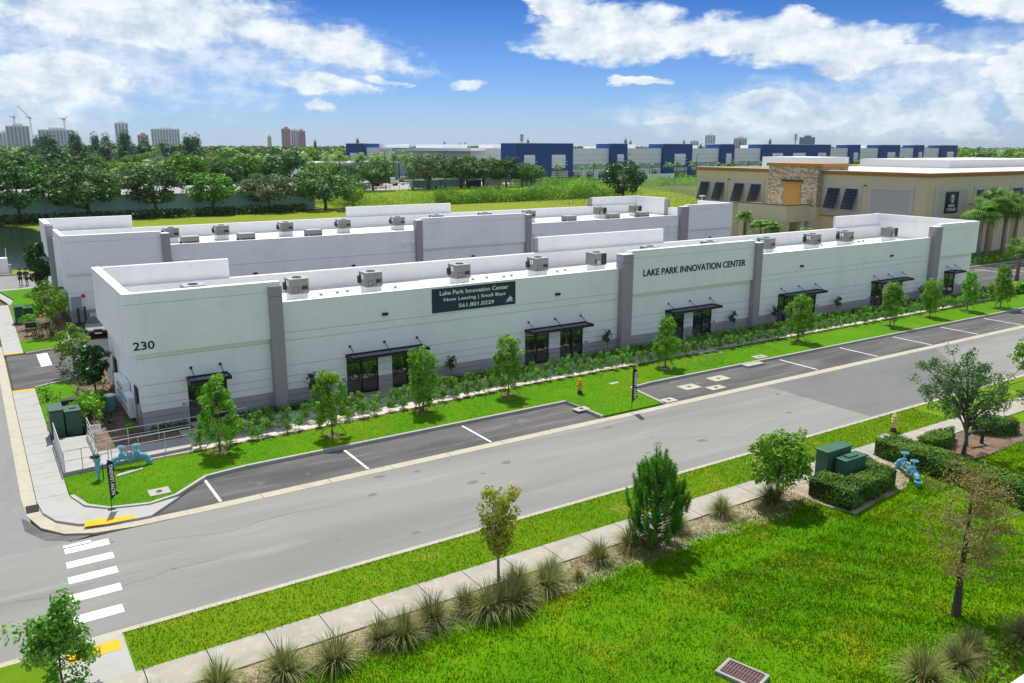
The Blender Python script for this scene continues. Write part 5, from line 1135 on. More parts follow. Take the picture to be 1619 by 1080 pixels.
# ------------------------------------------------ trees of the middle distance
def oak(seed, m, h=9.5, rx=6.4, clumps=84, per=58, leaf=.33, cr_=1.2, bark=BARK, low=.3):
    return tree_proto('oak_tree', m, bark, h, (rx, rx, h*.36), h*.63, .30, clumps, per, leaf, cr_, seed, 14, None, .75, .62, .55, 6)
OA = [oak(301, L_OAK), oak(302, L_OAK2, 9, 5.8), oak(303, L_OLIVE, 10, 6.0), oak(304, L_DEEP, 11.5, 5.4, 66), oak(305, L_LIME, 8, 4.8, 52), oak(306, L_MID, 10.5, 5.6), oak(307, L_YELL, 8.5, 4.4, 48)]
row = [(-2, 141.0, 1.05, 0), (9.6, 141.5, 1.15, 3), (21.5, 143.2, 1.36, 0), (34.4, 143.5, 1.08, 3), (46.5, 143.6, 1.0, 5), (58.4, 143.4, 1.05, 2), (71.5, 143.0, 1.15, 0), (-14, 142, 1.1, 0)]
rowl = ['far left of the shed front', 'at the left end of the shed', 'largest of the row before the shed', 'fourth along the shed, dark', 'bright green one in the middle of the shed front', 'greyish one right of the bright one', 'at the right end of the shed', 'beyond the left photo edge']
for k in range(7):
    S = [(x, y, 0, i*1.9, (s, s, s*.84), 'spreading oak before the blue-grey shed, '+rowl[i], 'oaks before the blue-grey shed') for i, (x, y, s, kk) in enumerate(row) if kk == k]
    if S: place(OA[k], S)
used = {0, 2, 3, 5}
mid = []
mr = random.Random(77)
# yard trees by the parking place
yardt = [(104, 210.5, 1.0, 0), (114.5, 213.2, 1.15, 0), (124, 236, 1.0, 0), (134, 211, 1.35, 2), (142, 226, 1.2, 0), (148.9, 215.0, 1.3, 0), (157.8, 214, 1.25, 0), (166, 212, 1.1, 3), (174, 214, .95, 0), (182, 220, .9, 1), (96, 214, 1.1, 1), (160, 232, 1.1, 3)]
for i, (x, y, s, k) in enumerate(yardt): mid.append((x, y, s, k, 'oak with clear trunk at the edge of the vehicle yard', 'oaks around the vehicle yard'))
for i in range(200):
    # broken tree cover behind the shed, out to the skyline
    y = mr.uniform(172, 520)**1.0; x = mr.uniform(-.10*y-20, .44*y-18)
    if 92 < x and y < 300: continue
    mid.append((x, y, mr.uniform(.6, 1.16)*(1 if y < 300 else 1.1), mr.choice([0, 1, 2, 2, 3, 3, 4, 5, 5, 6]), 'tree of the broken canopy behind the blue-grey shed', 'trees behind the blue-grey shed'))
for i in range(12): mid.append((8+i*6.2+mr.uniform(-2, 2), 171+mr.uniform(-1, 5), mr.uniform(.95, 1.2), mr.choice([0, 2, 3, 5, 4]), 'tree close behind the roof of the blue-grey shed', 'trees close behind the shed roof'))
mid += [(-22, 155, 1.2, 0, 'tree beside the left end of the blue-grey shed', 'trees by the left end of the shed'), (80, 147, .62, 4, 'small lime-green tree right of the blue-grey shed', None), (84, 160, .8, 0, 'dark tree behind the small lime-green tree', None)]
for (x, y, s, k, lab, grp) in mid:
    if k not in used: place(OA[k], [(x, y, 0, mr.uniform(0, 6), (s, s, s*.95), lab, grp)]); used.add(k)
    else: dup(OA[k], (x, y, 0), mr.uniform(0, 6), (s, s, s*mr.uniform(.85, 1.0)), lab, grp)
BT = tree_proto('dense_round_tree', L_DARK, BARK, 10.5, (6.2, 6.2, 4.6), 5.6, .35, 90, 60, .34, 1.35, 401, 8, None, .9, .6, .55, 6)
place(BT, [(167.5, 149.5, 0, 0, (1.02, 1.02, .98), 'large dark dense round tree standing alone behind the rear building', None)])
CA = tree_proto('casuarina', L_CASU, BARKD, 16, None, 0, .22, 0, 22, .5, 1.25, 411, 18, cone(58, 4, 16.5, 3.4), 1.6, .7, .22, 5)
ca = []
for i in range(34):
    az_ = R(mr.choice([4.3, 5.0, 5.6, 6.3, 7.2, 7.8, 8.6, 9.0, 9.6, 11.0, 11.8, 12.4])+mr.uniform(-.35, .35)); D_ = mr.uniform(430, 520)
    ca.append((CAM.x+D_*sin(az_), CAM.y+D_*cos(az_), 0, mr.uniform(0, 6), (mr.uniform(1.6, 2.6), mr.uniform(1.6, 2.6), mr.uniform(.8, 1.22)), 'feathery dark casuarina rising above the left skyline', 'casuarinas on the left skyline'))
place(CA, ca)
for i in range(14):
    dup(CA, (390+mr.uniform(-150, 420), 620+mr.uniform(-80, 200), 0), mr.uniform(0, 6), mr.uniform(.9, 1.3), 'dark spire-topped tree showing over the blue and grey warehouse', 'spire trees over the warehouse roof')
pf = []
for i in range(40): pf.append((mr.uniform(95, 178), mr.uniform(265, 300)+20, 0, mr.uniform(0, 6), mr.uniform(.9, 1.5), 'bright feather palm in the row left of the blue and grey warehouse', 'palms in the row left of the warehouse'))
for (x, y, z, r_, s, l, g_) in pf: dup(FPB, (x, y, z), r_, (s*1.3, s*1.3, s*1.25), l, g_)
dup(FPB, (42, 182, 0), 0, (2.0, 2.0, 1.65), 'tall bright fan-headed palm among the oaks behind the shed', None); dup(FPB, (-1.5, 205, 0), 2, (1.5, 1.5, 1.3), 'palm before the pale building at the left edge', None)

# far wood: leaf clumps on thousands of crowns, one mass
def wood(name, m, n, xf, per, leaf, seed):
    r = np.random.default_rng(seed); c = xf(r, n); H = r.uniform(8.5, 13.5, n); rad = r.uniform(4, 7.5, n)
    d = unit(r.normal(size=(n, per, 3))); d[..., 2] = np.abs(d[..., 2]); P = np.concatenate([c, (H-4.5)[:, None]], 1)[:, None, :]+d*np.stack([rad, rad, rad*0+4.5], 1)[:, None, :]*r.uniform(.75, 1.02, (n, per, 1))
    T = np.clip(np.repeat(r.uniform(0, 1, n), per)+r.normal(0, .15, n*per), 0, 1)
    tag(link(name, leaves(name, P.reshape(-1, 3), m, leaf, d.reshape(-1, 3), .8, T, r)), kind='stuff')
def fanout(y0, y1, k0, k1):
    def f(r, n): 
        y = y0+(y1-y0)*r.uniform(0, 1, n)**1.3; k = r.uniform(k0, k1, n); return np.stack([k*y, y], 1)
    return f
wood('far_wood', L_OAK, 900, fanout(430, 1100, -.08, .62), 46, 1.5, 501); wood('far_wood', L_OAK2, 380, fanout(430, 1200, -.08, .62), 46, 1.5, 502)
wood('far_wood', L_OAK, 700, fanout(1100, 3200, -.05, 1.1), 30, 2.6, 503)
def right_far(r, n):
    D = 560+1800*r.uniform(0, 1, n)**1.5; a = np.radians(r.uniform(54, 72, n)); P = np.stack([D*np.sin(a), D*np.cos(a)], 1)
    return P[(P[:, 0]-640) > (P[:, 1]-330)*0 + 5] if False else P
wood('far_wood', L_OAK2, 520, lambda r, n: (lambda D, a: np.stack([D*np.sin(a), D*np.cos(a)], 1))(790+1900*r.uniform(0, 1, n)**1.4, np.radians(r.uniform(52, 74, n))), 40, 1.7, 504)
wood('far_wood', L_OAK, 700, lambda r, n: (lambda D, a: np.stack([D*np.sin(a), D*np.cos(a)], 1))(800+2600*r.uniform(0, 1, n)**1.4, np.radians(r.uniform(22, 74, n))), 34, 2.2, 505)
# cane and meadow growth behind the rear building
def thicket(name, m, n, fx, hmax, leaf, seed, aspect=.2):
    r = np.random.default_rng(seed); xy = fx(r, n); h = hmax*r.uniform(.05, 1, n)*(.7+.3*np.sin(xy[:, 0]*.6)*np.sin(xy[:, 1]*.45+xy[:, 0]*.2))
    C = np.concatenate([xy, h[:, None]], 1); T = np.clip(.5+.4*np.sin(xy[:, 0]*.35)*np.sin(xy[:, 1]*.3)+r.normal(0, .2, n), 0, 1)
    tag(link(name, leaves(name, C, m, leaf, None, aspect, T, r)), kind='stuff')
thicket('cane_thicket', L_OAK2, 17000, lambda r, n: np.stack([r.uniform(104, 160, n), 148+r.normal(0, 2.2, n)+.03*(r.uniform(0, 1, n))], 1), 4.3, .42, 601)
thicket('cane_thicket', L_LIME, 9000, lambda r, n: np.stack([r.uniform(100, 175, n), r.uniform(148, 168, n)], 1), 2.6, .40, 602)
thicket('meadow_growth', L_LIME, 16000, lambda r, n: (lambda t, y: np.stack([76+t*(135+(y-146)*.1), y+t*8], 1))(r.uniform(0, 1, n), r.uniform(147, 208, n)), .75, .30, 603)
thicket('cane_thicket', L_YOUNG, 9000, lambda r, n: np.stack([r.uniform(172, 330, n), 196+r.normal(0, 3, n)+.02*r.uniform(0, 1, n)], 1), 4.6, .5, 604)
thicket('rough_scrub', L_LIME, 6000, lambda r, n: np.stack([r.uniform(125, 230, n), r.uniform(90, 140, n)], 1), 1.6, .34, 605)
thicket('rough_scrub', L_OAK2, 2600, lambda r, n: np.stack([r.uniform(178, 214, n), 226+r.normal(0, 5, n)], 1), 3.0, .5, 607)
thicket('bank_growth', L_LIME, 3500, lambda r, n: np.stack([r.uniform(74, 96, n), r.uniform(140, 165, n)], 1), 2.6, .32, 606)
def under(r, n):
    y = r.uniform(170, 440, n); k = r.uniform(-.10, .40, n); x = k*y-8+r.normal(0, 2, n); keep = ~((x > 94) & (y < 305)); x[~keep] = k[~keep]*150; return np.stack([x, y], 1)
thicket('understory', L_MID, 22000, under, 8.0, .62, 608, .5); thicket('understory', L_OLIVE, 12000, under, 7.5, .62, 609, .5); thicket('understory', L_DEEP, 12000, under, 7.0, .62, 610, .5)
# hedge along the shed
hs_ = np.stack([rg.uniform(-20, 66, 9000), 137+.06*rg.uniform(0, 60, 9000)+rg.normal(0, .5, 9000), rg.uniform(0, 1.7, 9000)], 1); hs_[:, 1] += hs_[:, 0]*.03
SHH = thing('shed_hedge', (20, 138, 0), 'low dark hedge running along the foot of the blue-grey shed', 'hedge'); link('foliage', leaves('foliage', hs_-np.array((20, 138, 0)), L_DARK, .26, None, .6, None, rg), SHH)
DT = tree_proto('roadside_bush', L_OAK2, BARK, 3.0, (1.6, 1.6, 1.2), 1.6, .05, 30, 30, .16, .4, 421, 6)
place(DT, [(x, y, 0, x, s, lab, 'bushes near the gap between the buildings') for x, y, s, lab in ((92.5, 52, (1.0, 1.0, 1.2), 'upright green bush beside the rear buildings right corner'), (95.5, 60, (1.2, 1.2, 1.1), 'broad green bush beyond the rear buildings right corner'), (93, 66, (1.4, 1.4, .9), 'low green bush in the gap before the tan building'))])
lowp = np.stack([rg.uniform(102.5, 135, 5200), rg.uniform(10.3, 14.2, 5200), .12+np.abs(rg.normal(0, .35, 5200))], 1); mass('storage_planting', L_SHRUB, lowp, .16)
HG = hedge('end_hedge', [(87.6, -2.0), (110, -2.0), (110, -3.2), (87.6, -3.2)], .9, 'green hedge past the right end of the front building', 90, 'hedge', .11, .1, L_YOUNG)

# ================================================================== street furniture and services
# pale green cabinets by the ramp
def cabinets(x, y, m, lab1, lab2, s=1.0):
    a = thing('utility_cabinet', (x, y, .1), lab1, 'utility cabinet', None)
    MB().prism([(x, y), (x+.62*s, y-.02), (x+.62*s, y+1.25*s), (x, y+1.25*s)], .1, .1+1.45*s).build('cabinet_body', m, a, bevel=.03)
    MB().box(x-.04, x+.66*s, y-.06, y+1.29*s, .1+1.45*s+.003, .1+1.55*s).build('lid', m, a, bevel=.03)
    b = thing('utility_cabinet', (x+.68*s, y+.08, .1), lab2, 'utility cabinet', None)
    MB().box(x+.68*s, x+1.42*s, y+.10, y+1.15*s, .1, .1+1.28*s).build('cabinet_body', m, b, bevel=.03)
    MB().box(x+.65*s, x+1.45*s, y+.06, y+1.19*s, .1+1.28*s+.003, .1+1.36*s).build('lid', m, b, bevel=.03)
    MB().box(x+.95*s, x+1.25*s, y+.45*s, y+.75*s, .1+1.36*s+.003, .1+1.41*s).build('lid_hatch', m, b)
    MB().box(x+.72*s, x+1.0*s, y+.06, y+.098, .35, .85).build('door_plate', m, b)
    return a, b
LX, LY = 3.35, 1.05
cabinets(LX, LY, BOXGRN, 'taller pale green cabinet by the west side walk', 'lower pale green cabinet right beside the taller one, near the ramp')
MB().box(3.3, 4.9, .95, 2.45, .0, .10).build('cabinet_pad', CONCW); tag(bpy.data.objects['cabinet_pad'], kind='structure')
for x0, x1, y0, y1, h, lab, hatch in ((31.2, 32.85, -23.98, -23.36, 1.74, 'taller dark green cabinet at the back inside the clipped hedge', 0), (31.6, 33.05, -24.62, -24.06, 1.46, 'lower dark green cabinet with lid hatch in front inside the clipped hedge', 1)):
    c = thing('utility_cabinet', (x0, y0, .1), lab, 'utility cabinet'); BG_ = mat('cabinet_green', (.040, .125, .075), .45, [((.055, .15, .09), 1.5, .45, .7, .6)])
    MB().box(x0, x1, y0, y1, .1, h-.08).build('cabinet_body', BG_, c, bevel=.03); MB().box(x0-.04, x1+.04, y0-.04, y1+.04, h-.077, h).build('lid', BG_, c, bevel=.03)
    MB().box((x0+x1)/2-.012, (x0+x1)/2+.012, y0-.012, y0-.001, .2, h-.15).build('door_seam', DARK, c)
    if hatch: MB().box(x0+.35, x0+1.0, y0+.12, y0+.42, h+.003, h+.06).build('lid_hatch', BG_, c)
cabinets(3.42, 34.1, BOXGRN2, 'dark green cabinet beside the side island lawn', 'lower dark green cabinet at the back of the island cabinet', .95)
gm = thing('guide_post', (3.28, .72, .1), 'yellow-green marker paddle leaning beside the pale green cabinets', 'marker post')
MB().bar((3.3, .7, .1), (3.24, .72, .8), .03).build('post', DARK, gm); MB().box(3.17, 3.27, .69, .73, .7, 1.25).build('paddle', mat('paddle_green', (.34, .36, .03), .6), gm)
# ramp landing, walls and handrails
struct('ramp_landing', CONCW, MB().prism([(3.32, -4.60), (5.4, -4.42), (9.0, -4.2), (9.0, -2.6), (5.0, -2.5), (4.95, .4), (3.32, .6)], .0, .27))
def rail(path, posts, lab, h=.98, z=.27, mids=(.45,)):
    r = thing('handrail', (path[0][0], path[0][1], z), lab, 'handrail', 'handrails of the entrance ramp')
    MB().tube([(x, y, z+h+dz) for x, y, dz in path], .024, 6).build('top_rail', ALUM, r)
    for f in mids: MB().tube([(x, y, z+h*f+dz) for x, y, dz in path], .018, 6).build('mid_rail', ALUM, r)
    for (x, y, dz) in posts: MB().tube([(x, y, z), (x, y, z+h+dz)], .022, 6).build('post', ALUM, r)
bal = rail([(3.42, .3, 0), (3.42, -4.45, 0)], [(3.42, .3, 0), (3.42, -1.3, 0), (3.42, -2.9, 0), (3.42, -4.45, 0)], 'left handrail with close balusters running along the west side walk', .95, .27, (.5, .12))
hr = bpy.data.objects['handrail']; bm_ = MB()
for k in range(26): bm_.tube([(3.42, .2-.18*k, .38), (3.42, .2-.18*k, 1.2)], .009, 4, False)
bm_.build('baluster', ALUM, hr)
rail([(3.50, -4.45, 0), (5.25, -4.32, 0)], [(4.15, -4.40, 0), (5.25, -4.32, 0)], 'short front handrail of the ramp landing above the corner lawn', .95, .27, (.5,))
rail([(4.92, .35, 0), (4.92, -2.35, 0)], [(4.92, .35, 0), (4.92, -1.0, 0), (4.92, -2.35, 0)], 'inner handrail between ramp landing and the shaded side bed', .95, .27, (.66, .33))
rail([(5.0, -2.55, 0), (9.3, -2.45, 0), (12.2, -2.35, 0)], [(x, -2.55+.03*(x-5), 0) for x in (5.0, 6.4, 7.8, 9.3, 10.7, 12.2)], 'long handrail passing in front of the corner wall and door A1', .95, .25, (.62,))
rail([(5.4, -4.15, 0), (9.0, -3.95, 0)], [(x, -4.15+.05*(x-5.4), 0) for x in (5.4, 6.6, 7.8, 9.0)], 'front handrail behind the blue valves', .95, .25, (.62,))
FS = thing('fire_sign', (4.95, -1.75, .27), 'small white sign with red fire connection letters on the handrail', 'sign')
MB().box(4.75, 5.25, -2.62, -2.60, 1.28, 1.68).build('plate', LABELW, FS); text_mesh('lettering', 'F.D.C.', REDS, FS, 4.80, -2.621, 1.46, .40, .15, .004)
MB().bar((4.98, -2.59, .27), (4.98, -2.59, 1.8), .03).build('post', STEEL, FS)
# blue backflow assemblies
def backflow(p, q, lab, h=.62):
    p, q = Vector(p), Vector(q); d = (q-p).normalized(); r = thing('backflow_valve', tuple(p), lab, 'pipe valve'); L = (q-p).length; up = Vector((0, 0, 1))
    def elbow(a, s):
        pts = [a]+[a+up*h+s*d*.32*(1-cos(t))-up*.32*(1-sin(t)) for t in [pi/2*k/5 for k in range(6)]]; return pts
    b = MB(); b.tube(elbow(p, 1), .115, 10).tube(elbow(q, -1), .115, 10)
    for e in (p, q): b.tube([e+up*.18, e+up*.24], .17, 10)
    b.build('elbow', PIPEB, r, smooth=False)
    c = MB(); a0, a1 = p+d*.30+up*h, q-d*.30+up*h; c.tube([a0, a1], .10, 10)
    for t in (.05, .30, .36, .64, .70, .95): m = a0.lerp(a1, t); c.tube([m-d*.025, m+d*.025], .17, 10)
    c.build('valve_body', PIPEB, r)
    m = a0.lerp(a1, .5); MB().tube([m+up*.05, m+up*.24], [.13, .08], 8).tube([m-up*.05, m-up*.35], .06, 8).bar(m+up*.22-d*.2, m+up*.22+d*.2, .03).build('check_valve', STEEL, r)
    for t in (.18, .82):
        m = a0.lerp(a1, t); v = MB().tube([m, m+up*.25, m+up*.27, m+up*.42], [.12, .11, .05, .04], 8); v.tube([m+up*.52, m+up*.42], [.022, .03], 6); v.build('stem', PIPEB, r)
        w_ = MB(); ring = [m+up*.52+Vector((.16*cos(t2), .16*sin(t2), 0)) for t2 in [2*pi*k/14 for k in range(15)]]; w_.tube(ring, .022, 5, False)
        for k in range(3): w_.bar(m+up*.52+Vector((.16*cos(k*pi/3), .16*sin(k*pi/3), 0)), m+up*.52-Vector((.16*cos(k*pi/3), .16*sin(k*pi/3), 0)), .02)
        w_.build('hand_wheel', PIPEB, r)
backflow((5.28, -4.85, .10), (6.85, -5.05, .10), 'light blue valve pipe on the corner lawn beside the ramp', .5)
backflow((36.0, -24.35, .08), (34.75, -26.1, .08), 'light blue valve pipe between the clipped hedges', .45)
x, y = 41.6, -24.5
bf = thing('pipe_post', (x, y, .1), 'dark pipe assembly with grey cap behind the airy oak', 'pipe valve'); MB().tube([(x, y, .1), (x, y, .75), (x+.5, y-.1, .8), (x+1.0, y-.2, .75), (x+1.0, y-.2, .1)], .09, 8).tube([(x+.5, y-.1, .8), (x+.5, y-.1, 1.15)], .05, 6).build('pipe', IRON, bf)
MB().tube([(x-1.1, y-.5, .1), (x-1.1, y-.5, .8), (x-1.1, y-.5, .95)], [.08, .08, .12], 8).build('standpipe', STEEL, bf)
fd = thing('fire_connection', (4.62, -5.85, .12), 'light blue fire department connection post with dark inlet cap', 'pipe valve')
MB().lathe((4.62, -5.85, .12), [(.05, 0), (.05, .30), (.11, .32), (.11, .82), (.15, .84), (.15, 1.0), (.10, 1.02)], 12).build('standpipe', PIPEB, fd); MB().lathe((4.62, -5.85, 1.14), [(.12, 0), (.13, .12), (.08, .16)], 12).build('cap', IRON, fd)
MB().tube([(4.62, -5.85, .98), (4.40, -5.70, 1.20)], .06, 8).tube([(4.62, -5.85, .98), (4.55, -5.55, 1.2)], .06, 8).build('inlet', IRON, fd); MB().bar((4.80, -5.9, .12), (4.80, -5.9, .85), .045).build('bollard', IRON, fd)
def hydrant(x, y, m, lab, zb):
    h = thing('fire_hydrant', (x, y, zb), lab, 'fire hydrant')
    MB().lathe((x, y, zb), [(.17, 0), (.17, .10), (.12, .11), (.12, .22)], 12).build('base_flange', IRON, h)
    MB().lathe((x, y, zb), [(.12, .22), (.13, .30), (.12, .62), (.17, .64), (.17, .70), (.14, .72), (.13, .84), (.07, .93), (.035, .95), (.035, 1.0)], 14).build('barrel', m, h, smooth=False)
    for dx, dy in ((1, 0), (-1, 0), (0, -1)): MB().tube([(x+dx*.1, y+dy*.1, zb+.55), (x+dx*.22, y+dy*.22, zb+.55), (x+dx*.25, y+dy*.25, zb+.55)], [.075, .075, .05], 10).build('outlet_cap', m, h)
hydrant(30.77, -6.95, HYD, 'orange-yellow fire hydrant on the front lawn near the leasing flag', .12); hydrant(40.45, -21.25, HYDP, 'pale yellow fire hydrant on the verge across the road', .11)
# feather flags
def flag(x, y, ht, wd, lab, body, zb=.12):
    f = thing('feather_flag', (x, y, zb), lab, 'flag'); MB().tube([(x, y, zb), (x, y, zb+ht*.95)], .018, 6).tube([(x-.15, y, zb+.01), (x+.15, y, zb+.01)], .02, 5).build('pole', BLACK, f)
    prof = []; n = 16
    for k in range(n+1):
        t = k/n; z = zb+ht*(.20+.80*t); wv = wd*(.25+.75*t*1.6 if t < .14 else (.72-.22*(t-.14) if t < .9 else .55*(1-((t-.9)/.1)**2)**.5+.02)); wv = wd*(1.0 if .10 < t < .16 else .7 if t >= .16 and t < .88 else (.55*t/.10+.1 if t <= .10 else .70*max(0, 1-((t-.88)/.12)**2)**.5))
        prof.append((z, max(wv, .02)))
    m = MB()
    for k in range(n):
        (z0, w0), (z1, w1) = prof[k], prof[k+1]; yo0, yo1 = .03*sin(k*.9), .03*sin((k+1)*.9)
        m.add([(x+.02, y, z0), (x+w0, y+yo0, z0), (x+w1, y+yo1, z1), (x+.02, y, z1), (x+.02, y+.012, z0), (x+w0, y+yo0+.012, z0), (x+w1, y+yo1+.012, z1), (x+.02, y+.012, z1)], [(0, 1, 2, 3), (7, 6, 5, 4), (1, 5, 6, 2), (0, 3, 7, 4)])
    m.build('sail', mat('flag_black', (.020, .018, .020), .8), f)
    text_mesh('lettering', body, TXTW, f, x+wd*.58, y-.045, zb+ht*.30, ht*.60, wd*.42, .01, 'up')
flag(4.62, -9.62, 2.15, .34, 'black feather flag with white leasing lettering on the left corner lawn', 'NOW LEASING'); flag(31.18, -11.2, 2.5, .46, 'black feather flag with white leasing lettering at the lawn point between the parking bays', 'NOW LEASING')
# covers and grates
def cover(x, y, w_, d_, z, lab, name='valve_cover', m=CONC, rz=0):
    c = thing(name, (x, y, z), lab, 'cover'); MB().box(x-w_/2, x+w_/2, y-d_/2, y+d_/2, z-.05, z+.02).build('concrete_pad', m, c); MB().lathe((x, y, z+.021), [(.13, 0), (.13, .008)], 14).build('lid', IRON, c)
for x, y, w_, d_, z, lab in ((6.6, -8.75, .85, .75, .12, 'square concrete cover on the left corner lawn'), (29.0, -9.4, .9, .6, .12, 'square concrete cover on the lawn point near the hydrant'), (47.0, -6.7, 1.1, .7, .12, 'square concrete cover on the lawn beyond the lettered wall'), (39.4, -21.5, .8, .5, .11, 'pale cover at the verge edge by the second hydrant')): cover(x, y, w_, d_, z, lab)
for x, y, w_, d_, lab in ((37.6, -9.25, 1.3, .95, 'pale square cover in the second parking bay'), (40.6, -8.85, 1.4, .95, 'second pale square cover in the second parking bay'), (38.9, -10.25, 1.2, .7, 'faded square cover by the gutter band'), (34.6, -10.6, .9, .7, 'pale cover at the corner of the second parking bay')): cover(x, y, w_, d_, .01, lab, m=GUTTER)
tag(MB().prism([(5.3, -6.05), (6.45, -5.7), (6.5, -5.5), (5.4, -5.75)], .10, .165).build('concrete_slab_marker', CONC), 'pale oblong concrete slab in the grass by the blue valve', 'slab')
tag(MB().box(44.2, 45.9, -8.1, -7.55, .0, .14).build('kerb_inlet', CONC), 'wide concrete inlet slab at the kerb of the second parking bay', 'inlet')
tag(MB().box(33.6, 34.3, -6.5, -6.2, .1, .14).build('flush_slab', CONC), 'small flush slab on the lawn right of the hydrant', 'slab')
TB = thing('survey_frame', (43.0, -5.9, .12), 'thin see-through wire box frame on the lawn beyond the second tree', 'frame')
fr_ = MB()
for a in (42.2, 43.7):
    for b in (-6.2, -5.5): fr_.bar((a, b, .12), (a, b, .78), .03)
for z in (.78,): fr_.bar((42.2, -6.2, z), (43.7, -6.2, z), .03); fr_.bar((42.2, -5.5, z), (43.7, -5.5, z), .03); fr_.bar((42.2, -6.2, z), (42.2, -5.5, z), .03); fr_.bar((43.7, -6.2, z), (43.7, -5.5, z), .03)
fr_.build('wire_frame', ALUM, TB)
CONCO2 = mat('weathered_concrete', (.34, .33, .31), .9, [((.26, .25, .23), 2, .45, .7, .6)])
GRT = thing('storm_grate', (18.0, -31.1, -.3), 'rusty slotted storm grate in a concrete surround on the near lawn', 'grate')
gz = float(near_z(np.array(18.0), np.array(-31.1)))+.10; ang = R(-74)
def rotp(u, v): return (18.0+u*cos(ang)-v*sin(ang), -31.1+u*sin(ang)+v*cos(ang))
MB().prism([rotp(-.64, -.42), rotp(.64, -.42), rotp(.64, .42), rotp(-.64, .42)], gz-.5, gz).build('concrete_surround', CONCO2, GRT)
MB().prism([rotp(-.49, -.30), rotp(.49, -.30), rotp(.49, .30), rotp(-.49, .30)], gz-.3, gz+.006).build('pit', DARK, GRT)
for row in (-.145, .145):
    for k in range(11): u = -.45+.09*k; MB().prism([rotp(u-.026, row-.12), rotp(u+.026, row-.12), rotp(u+.026, row+.12), rotp(u-.026, row+.12)], gz, gz+.025).build('bar', RUST, GRT)
fr2 = MB()
for a in ((-.50, .50, -.32, -.28), (-.50, .50, .28, .32), (-.50, .50, -.025, .025), (-.53, -.50, -.32, .32), (.50, .53, -.32, .32)): fr2.prism([rotp(a[0], a[2]), rotp(a[1], a[2]), rotp(a[1], a[3]), rotp(a[0], a[3])], gz, gz+.03+.002*a[3])
fr2.build('grate_frame', RUST, GRT)
KG = thing('kerb_grate', (1.85, -7.55, 0), 'black slotted drain grate in the gutter of the corner', 'grate'); MB().box(1.66, 2.12, -7.95, -7.15, -.05, .018).build('pit', DARK, KG)
for k in range(8): MB().box(1.66, 2.12, -7.93+.1*k, -7.88+.1*k, .018, .045).build('bar', IRON, KG)
sheet('tar_patch', ASPHD, [(1.45, -8.3), (1.62, -8.6), (2.0, -9.95), (2.75, -10.95), (3.6, -11.45), (3.0, -11.6), (2.1, -11.0), (1.5, -9.7)], .006)
# meter bank and bin at the end wall
MBK = thing('meter_bank', (7.1, 4, .1), 'white electric meter bank with round meters on the left end wall', 'meter bank')
for y0, y1, z1 in ((5.2, 6.7, 1.75), (3.3, 5.15, 1.95), (1.75, 3.2, 1.5)): MB().box(7.12, 7.48, y0, y1, .35, z1).build('meter_cabinet', BWHITE, MBK, bevel=.02)
for k in range(5):
    for z in (.75, 1.2, 1.6): 
        if z < (1.9 if k < 3 else 1.4): yv = 4.9-.62*k; MB().tube([(7.12, yv, z), (7.03, yv, z)], .09, 10).build('meter', STEEL, MBK)
for yy in (1.2, .5, .2): MB().tube([(7.4, yy, .1), (7.4, yy, 1.6-.3*yy)], .05, 6).build('conduit', STEEL, MBK)
BIN = thing('round_bin', (6.55, 4.6, .1), 'teal round drum standing against the white meter bank', 'bin'); MB().lathe((6.55, 4.6, .1), [(.28, 0), (.30, .05), (.29, .9)], 14).build('drum', TEAL, BIN); MB().lathe((6.55, 4.6, 1.0), [(.31, 0), (.31, .06), (.2, .09)], 14).build('lid', PALEW, BIN)
for (x, y, lab) in ((4.15, 4.35, 'dark green wire bench end on the corner lawn behind the pale cabinets'), (3.85, 28.6, 'black box barbecue-like utility stand on the side island')):
    bn = thing('utility_stand', (x, y, .1), lab, 'stand'); MB().box(x, x+.75, y, y+.5, .75, 1.15).build('box', DARK, bn)
    for a, b in ((0.05, .05), (.7, .05), (.05, .45), (.7, .45)): MB().bar((x+a, y+b, .1), (x+a, y+b, .75), .04).build('leg', DARK, bn)
PB = thing('pipe_riser', (7.2, 31.4, .1), 'red and dark fire pipe riser at the corner of the rear building', 'pipe valve'); MB().tube([(7.9, 31.7, .0), (7.9, 31.7, 1.4)], .09, 8).tube([(8.4, 31.7, 0), (8.4, 31.7, 1.5)], .09, 8).build('pipe', IRON, PB); MB().tube([(8.4, 31.75, 2.4), (8.4, 31.5, 2.4)], .16, 8).build('valve_wheel', REDS, PB)
EB = thing('electric_cabinet', (7.6, 31.6, .3), 'blue-grey electric cabinet on the front of the rear building corner', 'cabinet'); MB().box(7.5, 8.25, 31.95, 32.19, .9, 2.3).build('cabinet_body', mat('panel_blue_grey', (.3, .38, .44), .5), EB)
WC = thing('white_cabinet', (3.4, 67.2, .0), 'white box cabinet on the pond bank', 'cabinet'); MB().box(2.6, 4.4, 66.9, 68.0, .02, 1.9).build('cabinet_body', BWHITE, WC, bevel=.04); MB().box(4.41, 4.7, 67.1, 67.6, .02, 1.1).build('side_box', STEEL, WC); MB().bar((4.3, 67.6, 1.9), (4.35, 67.6, 3.0), .06).build('vent_pipe', BWHITE, WC)

